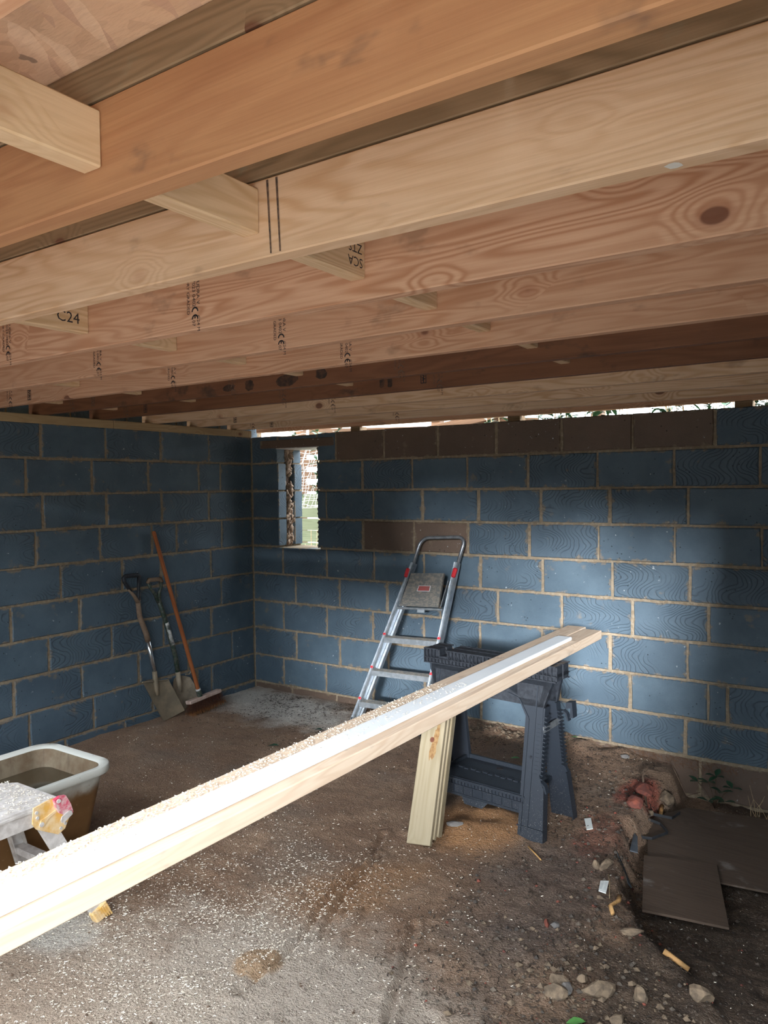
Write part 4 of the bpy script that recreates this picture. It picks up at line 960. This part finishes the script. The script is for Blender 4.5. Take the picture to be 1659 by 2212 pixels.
for k in range(900):
    xx, yy = random.uniform(x0 + .02, x1 - .015), y1 - .02 - random.random() ** 1.4 * .5
    a_ = random.uniform(0, 6.28); l_ = random.uniform(.004, .011); q = .0013; dx, dy = math.cos(a_), math.sin(a_); zz_ = WPz + .0025
    wd.add([(xx - dy * q, yy + dx * q, zz_), (xx + dy * q, yy - dx * q, zz_), (xx + dx * l_ + dy * q, yy + dy * l_ - dx * q, zz_ + .002), (xx + dx * l_ - dy * q, yy + dy * l_ + dx * q, zz_)], [(0, 1, 2, 3)])
tag(wd.build('sawdust', M['shaving']), 'sawdust lying on the deck of the aluminium work platform', 'sawdust', kind='stuff')

# ------------------------------------------------------------------ things on the floor
def fz(x, y): return gh(x, y)
def slab_card(name, corners, th, mat, label, cat, lift=.002, group=None, zs=None):
    mb = MB(); top = [Vector((x_, y_, (zs[i] if zs else fz(x_, y_) + lift) + th)) for i, (x_, y_) in enumerate(corners)]
    mb.prism(top, (0, 0, -th)); o = mb.build(name, mat); return tag(o, label, cat, group)
def rect(cx, cy, w_, l_, an):
    ca, sa = math.cos(an), math.sin(an); return [(cx + ca * a_ - sa * b_, cy + sa * a_ + ca * b_) for a_, b_ in ((-w_, -l_), (w_, -l_), (w_, l_), (-w_, l_))]
slab_card('card', [(3.174, -1.040), (3.197, -1.013), (3.243, -1.116), (3.221, -1.142)], .003, M['card'], 'blank white card lying on the floor beside the sawhorse leg', 'card', .005)
cc = slab_card('card', [(3.431, -1.580), (3.462, -1.568), (3.480, -1.663), (3.451, -1.665)], .003, M['card'], 'white card printed with small grey lines, near the dirty sheet', 'card', .012)
mb = MB(); g = Vector(cc['world_loc']); zc = max(v_.co.z for v_ in cc.data.vertices) + g.z + .0008
for k in range(6):
    for q in range(2):
        rc = rect(0, 0, .005, .0012, .18); ca, sa = math.cos(.18), math.sin(.18); a_, b_ = -.008 + q * .016, -.028 + k * .011
        mb.add([(3.457 + ca * a_ - sa * b_ + x_, -1.619 + sa * a_ + ca * b_ + y_, zc + .001) for x_, y_ in rc], [(0, 1, 2, 3)])
mb.build('printing', M['print'], cc)
SB = slab_card('dirty_sheet', [(3.36, -.60), (3.50, -.34), (4.2, -.22), (4.45, -1.0), (3.50, -1.12)], .008, M['hardboard'], 'large brown dirty sheet on the lower ground by the back wall', 'sheet', zs=[-.118] * 5)
SA = slab_card('dirty_sheet', [(3.462, -1.045), (3.585, -1.526), (3.904, -1.473), (3.76, -.94)], .010, M['hardboard'], 'smaller square dirty sheet overlapping the larger one', 'sheet', zs=[-.103, -.098, -.098, -.107])
def rock(name, x_, y_, sx_, sy_, sz_, mat, label, cat, seed, rot=0.0, group=None, sub=2, bury=.25):
    bm = bmesh.new(); bmesh.ops.create_icosphere(bm, subdivisions=sub, radius=1); rd = Vector((seed * 3.7, seed * 1.3, seed * 2.1)); ca, sa = math.cos(rot), math.sin(rot)
    mb = MB(); pl_ = [(Vector((random.Random(seed * 9 + k).uniform(-1, 1), random.Random(seed * 9 + k + 50).uniform(-1, 1), random.Random(seed * 9 + k + 90).uniform(-.6, 1))).normalized(), random.Random(seed + k).uniform(.55, .8)) for k in range(7)]
    z0 = fz(x_, y_)
    for q in bm.verts:
        c_ = q.co.copy()
        for n_, d_ in pl_:
            e_ = c_.dot(n_) - d_
            if e_ > 0: c_ -= n_ * e_
        c_ *= 1 + .2 * noise.noise(c_ * 2.0 + rd) + .10 * noise.noise(c_ * 5.0 + rd); a_, b_ = c_.x * sx_, c_.y * sy_
        mb.v.append(Vector((x_ + ca * a_ - sa * b_, y_ + sa * a_ + ca * b_, z0 + c_.z * sz_ + sz_ * (.7 - bury))))
    bm.verts.index_update(); mb.f = [tuple(v_.index for v_ in q.verts) for q in bm.faces]; bm.free()
    return tag(mb.build(name, mat), label, cat, group)
RG = 'rubble in the right foreground'
for i, (x_, y_, a_, b_, c_, mt, lab, ro) in enumerate((
    (3.528, -2.345, .050, .030, .028, 'stone', 'pale tan stone at the bottom edge, leftmost of the large ones', .2),
    (3.525, -2.285, .040, .026, .026, 'stone', 'rounded tan stone just behind the leftmost pale one', -.2),
    (3.582, -2.235, .022, .020, .018, 'stone', 'small tan stone between the rounded stone and the long lump', .4),
    (3.647, -2.262, .062, .034, .030, 'stone', 'long lumpy tan stone at the middle of the rubble', .7),
    (3.768, -2.215, .026, .040, .032, 'stone', 'upright tan stone right of the long lumpy one', .2),
    (3.928, -2.115, .042, .034, .028, 'stone', 'brown stone in the shade at the lower right', .3),
    (3.555, -2.31, .024, .030, .020, 'stone_grey', 'dark grey stone wedged among the tan rubble', .1),
    (3.405, -1.435, .050, .020, .026, 'stone', 'pinkish brown flake standing at the broken slab edge', 1.2),
    (3.372, -1.452, .018, .026, .026, 'stone', 'grey pointed stone beside the pinkish flake', .2),
    (3.64, -1.87, .050, .022, .016, 'stone', 'narrow tan stone half buried in the dark soil by the yellow stick', .6),
    (3.365, -.565, .022, .02, .016, 'stone', 'small round stone under the twig by the slab edge', 0),
    (3.10, -.12, .028, .018, .014, 'stone_grey', 'light grey pebble by the back wall', .3),
    (2.70, -1.50, .045, .026, .014, 'stone_grey', 'flat grey stone in the sand beside the leaning boards', .5),
    (3.39, -1.98, .022, .016, .012, 'stone_grey', 'pale grey chip at left of the rubble', .4),
    (3.36, -1.985, .010, .026, .010, 'brick', 'red brick sliver at left of the rubble', .5),
    (3.66, -2.46, .022, .020, .016, 'stone', 'tan pebble at the bottom edge beside the green leaf', .5),
    (3.74, -2.36, .026, .022, .018, 'stone', 'tan pebble near the bottom edge, right of the leaf', .9),
    (3.315, -.50, .055, .085, .030, 'brick', 'red crumbled brick in the broken slab edge, farther one', .2),
    (3.33, -.72, .045, .070, .030, 'brick', 'red crumbled brick in the broken slab edge, nearer one', .1),
    (3.39, -.36, .05, .05, .045, 'stone', 'brown lump of earth at the far end of the slab edge', .1),
    )):
    rock('stone' if mt != 'brick' else 'brick_fragment', x_, y_, a_, b_, c_, M[mt], lab, 'stone' if mt != 'brick' else 'brick', i + 3, ro, RG if i < 7 else None)
def stick(name, pts, r0, r1, mat, label, cat='stick', lift=.0):
    n = len(pts); mb = MB(); P_ = [Vector((x_, y_, fz(x_, y_) + r0 * .8 + lift + dz)) for x_, y_, dz in pts]
    mb.tube(P_, [r0 + (r1 - r0) * i / (n - 1) for i in range(n)], 7, flat=.7); return tag(mb.build(name, mat, smooth=True), label, cat)
stick('stick', [(3.535, -1.665, .012), (3.545, -1.71, .012), (3.528, -1.76, .01), (3.55, -1.80, .005)], .012, .009, M['stick'], 'yellow bent wood chip standing out below the printed card')
stick('stick', [(3.77, -1.93, .006), (3.855, -1.935, .006)], .011, .010, M['stick'], 'short yellow split stick in the dark soil')
stick('stick', [(3.06, -1.46, .004), (3.10, -1.49, .002), (3.155, -1.54, .002)], .004, .003, M['stick'], 'thin orange splinter on the floor in front of the sawhorse')
stick('stick', [(3.385, -.415, .02), (3.40, -.50, .02)], .016, .012, M['stick'], 'yellow broken stick by the black strapping')
stick('twig', [(3.345, -.33, .05), (3.30, -.36, .045), (3.285, -.42, .03), (3.315, -.50, .01), (3.35, -.58, .0), (3.36, -.66, .0)], .009, .006, M['twig'], 'curved grey root over the red brick edge', 'root')
stick('twig', [(3.44, -1.50, .004), (3.462, -1.56, .004), (3.487, -1.64, .003), (3.50, -1.68, .003)], .0028, .0018, M['straw'], 'thin forked twig right of the printed card', 'twig')
def strap(pts, wd_, label):
    mb = MB(); P_ = [Vector(q) for q in pts]
    for a_, b_ in zip(P_, P_[1:]):
        mb.bar(a_, b_, .0022, wd_, up=(0, 0, 1) if (b_ - a_).xy.length > .001 else (1, 0, 0))
    return tag(mb.build('plastic_strap', M['band']), label, 'strap')
strap([(3.33, -.665, -.075), (3.44, -.665, -.092), (3.497, -.74, -.095), (3.445, -.842, -.098), (3.40, -.85, -.10), (3.33, -.862, -.06)], .014, 'looped black plastic strap lying on the dirty sheet')
strap([(3.365, -.335, -.04), (3.285, -.37, -.03), (3.33, -.47, -.06), (3.375, -.56, -.095), (3.47, -.545, -.10), (3.492, -.465, -.096)], .015, 'bent black plastic strap beside the yellow broken stick')
slab_card('slate_scrap', [(3.375, -.90), (3.40, -.93), (3.435, -1.05), (3.40, -1.06)], .006, M['tile'], 'grey slate shard at the slab edge', 'slate', zs=[-.07, -.07, -.09, -.085])
slab_card('slate_scrap', [(3.40, -1.26), (3.47, -1.33), (3.478, -1.30), (3.42, -1.225)], .01, M['tile'], 'long dark slate strip beside the sheet corner', 'slate', lift=.012)
def leaf_mesh(mb, c_, d_, L, W, up, curl=.2):
    c_ = Vector(c_); d_ = Vector(d_).normalized(); s_ = d_.cross(Vector(up)).normalized(); n_ = s_.cross(d_)
    prof = [(0, .05), (.2, .6), (.45, 1), (.75, .7), (1, 0)]; vs = []
    for t_, w_ in prof:
        q = c_ + d_ * (t_ * L) + n_ * (curl * L * math.sin(t_ * 2.2) * .5)
        vs += [q - s_ * W * w_ / 2 + n_ * W * .12 * w_, q, q + s_ * W * w_ / 2 + n_ * W * .12 * w_]
    mb.add(vs, [(i * 3 + j, i * 3 + j + 1, i * 3 + j + 4, i * 3 + j + 3) for i in range(4) for j in range(2)])
def floor_leaf(x_, y_, an, L, mat, label):
    mb = MB(); z_ = fz(x_, y_) + .008; leaf_mesh(mb, (x_ - math.cos(an) * L / 2, y_ - math.sin(an) * L / 2, z_), (math.cos(an), math.sin(an), .05), L, L * .55, (0, 0, 1)); tag(mb.build('leaf', mat, smooth=True), label, 'leaf')
floor_leaf(3.637, -2.44, .5, .06, M['leaf'], 'green leaf at the bottom edge among the stones')
floor_leaf(2.77, -.06, .2, .05, M['leaf'], 'green leaf by the back wall right of the sawhorse')
floor_leaf(2.551, -.47, .2, .062, M['leaf'], 'green leaf on the floor behind the sawhorse shelf')
floor_leaf(1.202, -.66, .1, .07, M['leaf_dark'], 'dark green leaf on the mud behind the planks')
floor_leaf(1.16, -1.06, .3, .08, M['leaf_dark'], 'grey green leaf in front of the dark one, by the planks')
# weed growing by the back wall
WE = thing('weed', 'small green weed growing at the foot of the back wall', 'plant', (3.60, -.12, -.17))
mb = MB(); base = Vector((3.60, -.12, -.17)); tips = []
for k, (dx, dy, dz) in enumerate(((-.09, .0, .13), (-.03, -.02, .15), (.04, -.03, .11), (.09, .0, .13), (-.02, -.07, .06), (.06, -.06, .07), (.0, .03, .17))):
    t_ = base + Vector((dx, dy, dz)); mb.tube([base, base.lerp(t_, .5) + Vector((0, 0, .02)), t_], [.003, .0025, .0015], 5); tips.append(t_)
mb.build('stem', M['twig'], WE, smooth=True)
for k, t_ in enumerate(tips):
    for q in range(3):
        an = k * 1.3 + q * 2.1; mb = MB(); leaf_mesh(mb, t_, (math.cos(an), math.sin(an) * .6 - .3, .12), .062, .034, (0, 0, 1)); mb.build('leaf', M['leaf_dark'], WE, smooth=True)
stick('twig', [(3.38, -.16, .05), (3.46, -.17, .07), (3.53, -.15, .10)], .004, .003, M['twig'], 'thin reddish twig running to the weed', 'twig')
mb = MB(); rd = random.Random(12)
for k in range(7):
    p0 = Vector((3.82 + rd.uniform(-.05, .05), -.10, -.18)); p1 = p0 + Vector((rd.uniform(-.08, .08), rd.uniform(-.03, .03), rd.uniform(.08, .2))); mb.tube([p0, p0.lerp(p1, .5) + Vector((rd.uniform(-.02, .02), 0, 0)), p1], [.0018, .0014, .0008], 4)
tag(mb.build('dead_weed', M['straw']), 'dry weed stalks against the dark end of the back wall', 'plant')
# dead needles stuck on the mortar ledge
mb = MB(); rd = random.Random(5)
for k in range(520):
    x_ = rd.triangular(2.9, 3.85, 3.25) if k < 300 else rd.uniform(1.9, 2.75); z_ = .045 - rd.random() ** 1.5 * .055; a_ = rd.uniform(-2.6, -.5); l_ = rd.uniform(.012, .04)
    if k % 3 == 0: a_ = rd.choice((-.2, 3.3)) + rd.uniform(-.2, .2)
    p0 = Vector((x_, -.004 - rd.random() * .008, z_)); p1 = p0 + Vector((math.cos(a_) * l_, -rd.uniform(0, .012), math.sin(a_) * l_)); s_ = Vector((.0012, 0, .0012))
    mb.add([p0 - s_, p0 + s_, p1 + s_ * .6, p1 - s_ * .6], [(0, 1, 2, 3)])
tag(mb.build('dead_needles', M['needle']), 'dead brown roots and needles hanging from the lowest mortar joint', 'debris', kind='stuff')
# shavings, grit, gravel
def scatter(name, n, fn, mat, label, lo, hi, wd_, curl=.3, seed=1):
    rd = random.Random(seed); mb = MB(); k = 0
    while k < n:
        q = fn(rd)
        if q is None: continue
        k += 1
        x_, y_ = q; an = rd.uniform(0, 6.28); l_ = rd.uniform(lo, hi); z_ = fz(x_, y_) + rd.uniform(.001, .004); w_ = wd_ * rd.uniform(.6, 1.4); dx, dy = math.cos(an), math.sin(an); b_ = rd.uniform(-curl, curl)
        vs = []
        for i in range(3):
            t_ = i / 2 - .5; px, py = x_ + dx * t_ * l_ - dy * b_ * l_ * (t_ * t_ * 4), y_ + dy * t_ * l_ + dx * b_ * l_ * (t_ * t_ * 4); zz_ = z_ + rd.uniform(0, .003)
            vs += [(px - dy * w_, py + dx * w_, zz_), (px + dy * w_, py - dx * w_, zz_ + .0015)]
        mb.add(vs, [(0, 1, 3, 2), (2, 3, 5, 4)])
    return tag(mb.build(name, M[mat]), label, 'debris', kind='stuff')
def near_door(rd):
    x_, y_ = rd.gauss(2.35, .42), rd.gauss(-2.75, .48)
    if not (.6 < x_ < 3.2 and -3.9 < y_ < -1.2): return None
    if noise.noise(Vector((x_ * 3, y_ * 3, 1))) < rd.uniform(-.7, .25): return None
    return x_, y_
scatter('wood_shavings', 8000, near_door, 'shaving', 'white wood shavings scattered on the floor, lower left', .004, .011, .0006, .5, 3)
def anywhere(rd):
    x_, y_ = rd.uniform(.1, 4.2), rd.uniform(-2.8, -.05)
    return None if noise.noise(Vector((x_ * 2, y_ * 2, 5))) < rd.uniform(-.5, .4) else (x_, y_)
scatter('fine_chips', 1400, anywhere, 'shaving', 'pale wood chips sprinkled thinly over the whole floor', .004, .010, .001, .3, 4)
def back_soil(rd):
    x_, y_ = rd.uniform(.15, 3.3), -abs(rd.gauss(.1, .38)) - .04
    return None if noise.noise(Vector((x_ * 3, y_ * 3, 9))) < rd.uniform(-.5, .3) else (x_, y_)
scatter('dark_litter', 3800, back_soil, 'grit', 'dark crumbs and needles on the floor along the back wall', .006, .022, .0016, .4, 6)
def right_soil(rd):
    x_, y_ = rd.gauss(3.5, .3), rd.uniform(-2.6, -.3)
    return (x_, y_) if 2.9 < x_ < 4.4 else None
scatter('soil_litter', 3200, right_soil, 'grit', 'dark bark and root litter over the soil at right', .006, .026, .0018, .4, 7)
def gravel(name, n, fn, mat, label, lo, hi, seed):
    rd = random.Random(seed); mb = MB(); k = 0
    base = [Vector(q).normalized() for q in ((0, 0, 1), (.9, .1, .2), (.2, .95, .1), (-.9, .2, .15), (-.3, -.9, .2), (.5, -.7, -.2), (0, 0, -1))]
    fc = [(0, 1, 2), (0, 2, 3), (0, 3, 4), (0, 4, 5), (0, 5, 1), (6, 2, 1), (6, 3, 2), (6, 4, 3), (6, 5, 4), (6, 1, 5)]
    while k < n:
        q = fn(rd)
        if q is None: continue
        k += 1; r_ = lo + (hi - lo) * rd.random() ** 2.5; c_ = Vector((*q, fz(*q) + r_ * .3)); an = rd.uniform(0, 6.28); ca, sa = math.cos(an), math.sin(an)
        mb.add([c_ + Vector(((b_.x * ca - b_.y * sa), (b_.x * sa + b_.y * ca), b_.z * .7)) * r_ * rd.uniform(.75, 1.25) for b_ in base], fc)
    return tag(mb.build(name, M[mat]), label, 'gravel', kind='stuff')
gravel('gravel', 900, right_soil, 'gravel', 'loose gravel and crumbs in the soil at right', .003, .013, 21)
gravel('brick_crumbs', 130, right_soil, 'brick', 'orange brick crumbs among the gravel at right', .003, .011, 22)
gravel('stone_crumbs', 260, lambda rd: (rd.gauss(3.6, .22), rd.gauss(-2.25, .18)), 'stone', 'small tan crumbs between the stones at the bottom right', .004, .016, 23)
gravel('mud_crumbs', 420, lambda rd: (rd.uniform(1.0, 3.2), rd.uniform(-3.3, -.2)), 'twig', 'small dark crumbs of mud over the slab', .002, .007, 24)
gravel('rubble_crumbs', 220, lambda rd: (rd.uniform(2.0, 2.75), -abs(rd.gauss(.0, .10)) - .03), 'stone', 'soil lumps piled along the back wall behind the sawhorse', .006, .020, 25)

# ------------------------------------------------------------------ garden seen through the window and the slits
mb = MB(); mb.add([(-30, -30, -.42), (30, -30, -.42), (30, 30, -.42), (-30, 30, -.42)], [(0, 1, 2, 3)]); struct('ground', mb, M['bounce_ground'])
mb = MB(); mb.box((14, -18, -.4), (15.5, 12, 3.25)); mb.box((-12, -18, -.4), (14, -16.5, 3.25)); tag(mb.build('blocker', M['blocker']), 'unseen added hedge outside the doorway, behind the camera', 'blocker')  # unseen boxes added outside to block low daylight through the doorway
FE = thing('garden_fence', 'sunlit horizontal board fence outside the narrow window', 'fence', (-.2, 1.5, 0))
for k in range(22):
    z_ = -.35 + k * .125
    mt = M['fence_green'] if z_ < 1.65 else M['fence']
    gap_ = .0 if z_ < 1.62 else .045
    timber('board', (-2.6, 1.45 + random.uniform(-.006, .006), z_), (5.6, 1.45 + random.uniform(-.006, .006), z_ + random.uniform(-.01, .01)), .02, .118 - gap_, mt, ch=.002, parent=FE)
for x_ in (-2.2, -.75, .9, 2.4, 3.9, 5.3): timber('post', (x_, 1.52, -.4), (x_, 1.52, 2.45), .09, .09, M['fence'], up=(0, 1, 0), parent=FE)
nt = MB(); rd = random.Random(8)
for k in range(26):
    z_ = 1.45 + k * .032; pts = []
    for i in range(12): pts.append((-.85 + i * .09, 1.25 + rd.uniform(-.03, .03), z_ + rd.uniform(-.014, .014)))
    nt.tube(pts, .0022, 4)
for k in range(24):
    x_ = -.85 + k * .045; pts = [(x_ + i * .03 + rd.uniform(-.01, .01), 1.25 + rd.uniform(-.03, .03), 1.45 + i * .09) for i in range(9)]
    nt.tube(pts, .0022, 4)
tag(nt.build('garden_netting', M['wire']), 'pale wire netting hanging outside the window', 'netting', kind='stuff')
mb = MB(); mb.tube([(-.72, 1.0, 1.36), (-.50, 1.0, 1.18), (-.22, 1.0, .90)], [.008, .007, .006], 6); mb.tube([(-.50, .9, .7), (-.47, .9, 1.0), (-.42, .9, 1.2)], [.007, .006, .004], 6)
tag(mb.build('withered_plant', M['straw'], smooth=True), 'withered leaning plant crossing outside the window', 'plant')
def shrub(x_, y_, z0, w_, h_, n, seed, label, mat='leaf_out', big=1.0, per=14):
    T = thing('shrub', label, 'shrub', (x_, y_, z0), 'shrubs behind the back wall'); rd = random.Random(seed); st = MB(); lf = MB()
    for k in range(max(3, n // per)):
        p0 = Vector((x_ + rd.uniform(-w_, w_) * .4, y_ + rd.uniform(-.08, .08), z0)); p1 = Vector((x_ + rd.uniform(-w_, w_), y_ + rd.uniform(-.15, .15), z0 + h_ * rd.uniform(.84, 1.0)))
        st.tube([p0, p0.lerp(p1, .5) + Vector((rd.uniform(-.06, .06), 0, 0)), p1], [.008, .006, .003], 5)
        for q in range(per):
            c_ = p0.lerp(p1, rd.uniform(.74, 1) if h_ > 2 else rd.uniform(.15, 1)); an = rd.uniform(0, 6.28); leaf_mesh(lf, c_, (math.cos(an), math.sin(an) * .6, rd.uniform(-.3, .5)), rd.uniform(.04, .10) * big, rd.uniform(.022, .05) * big, (0, 0, 1))
    st.build('stem', M['straw'], T, smooth=True); o = lf.build('foliage', M[mat], T, smooth=True); o['kind'] = 'stuff'
for i, (x_, y_, n, lab) in enumerate(((-.05, .85, 420, 'green shrub outside, seen through the left end of the light slit'), (2.05, .9, 900, 'bushy shrub behind the middle slit, leftmost of its row'), (2.75, .85, 950, 'bushy shrub behind the long slit, second of its row'),
                                      (3.4, .9, 950, 'bushy shrub behind the right half of the long slit'), (4.1, .85, 900, 'bushy shrub behind the rightmost slit'))):
    shrub(x_, y_, -.4, .42 if i else .3, 2.95, n if i else 200, 30 + i, lab, big=1.15, per=45 if i else 66)
shrub(-.33, 1.1, -.4, .14, 1.65, 70, 50, 'low green shrub at the bottom right of the window view', big=.7)
for i, (xa, za, xb, zb, lab) in enumerate(((-.3, 2.18, 1.5, 2.12, 'orange garden board leaning level behind the left slit, upper one'), (.2, 2.02, 1.9, 2.28, 'orange garden board sloping behind the left slit'), (1.2, 2.22, 2.0, 2.16, 'orange garden board behind the middle slit'))):
    tag(timber('garden_board', (xa, 1.12 + i * .06, za), (xb, 1.12 + i * .06, zb), .02, .07, M['fence']), lab, 'board')
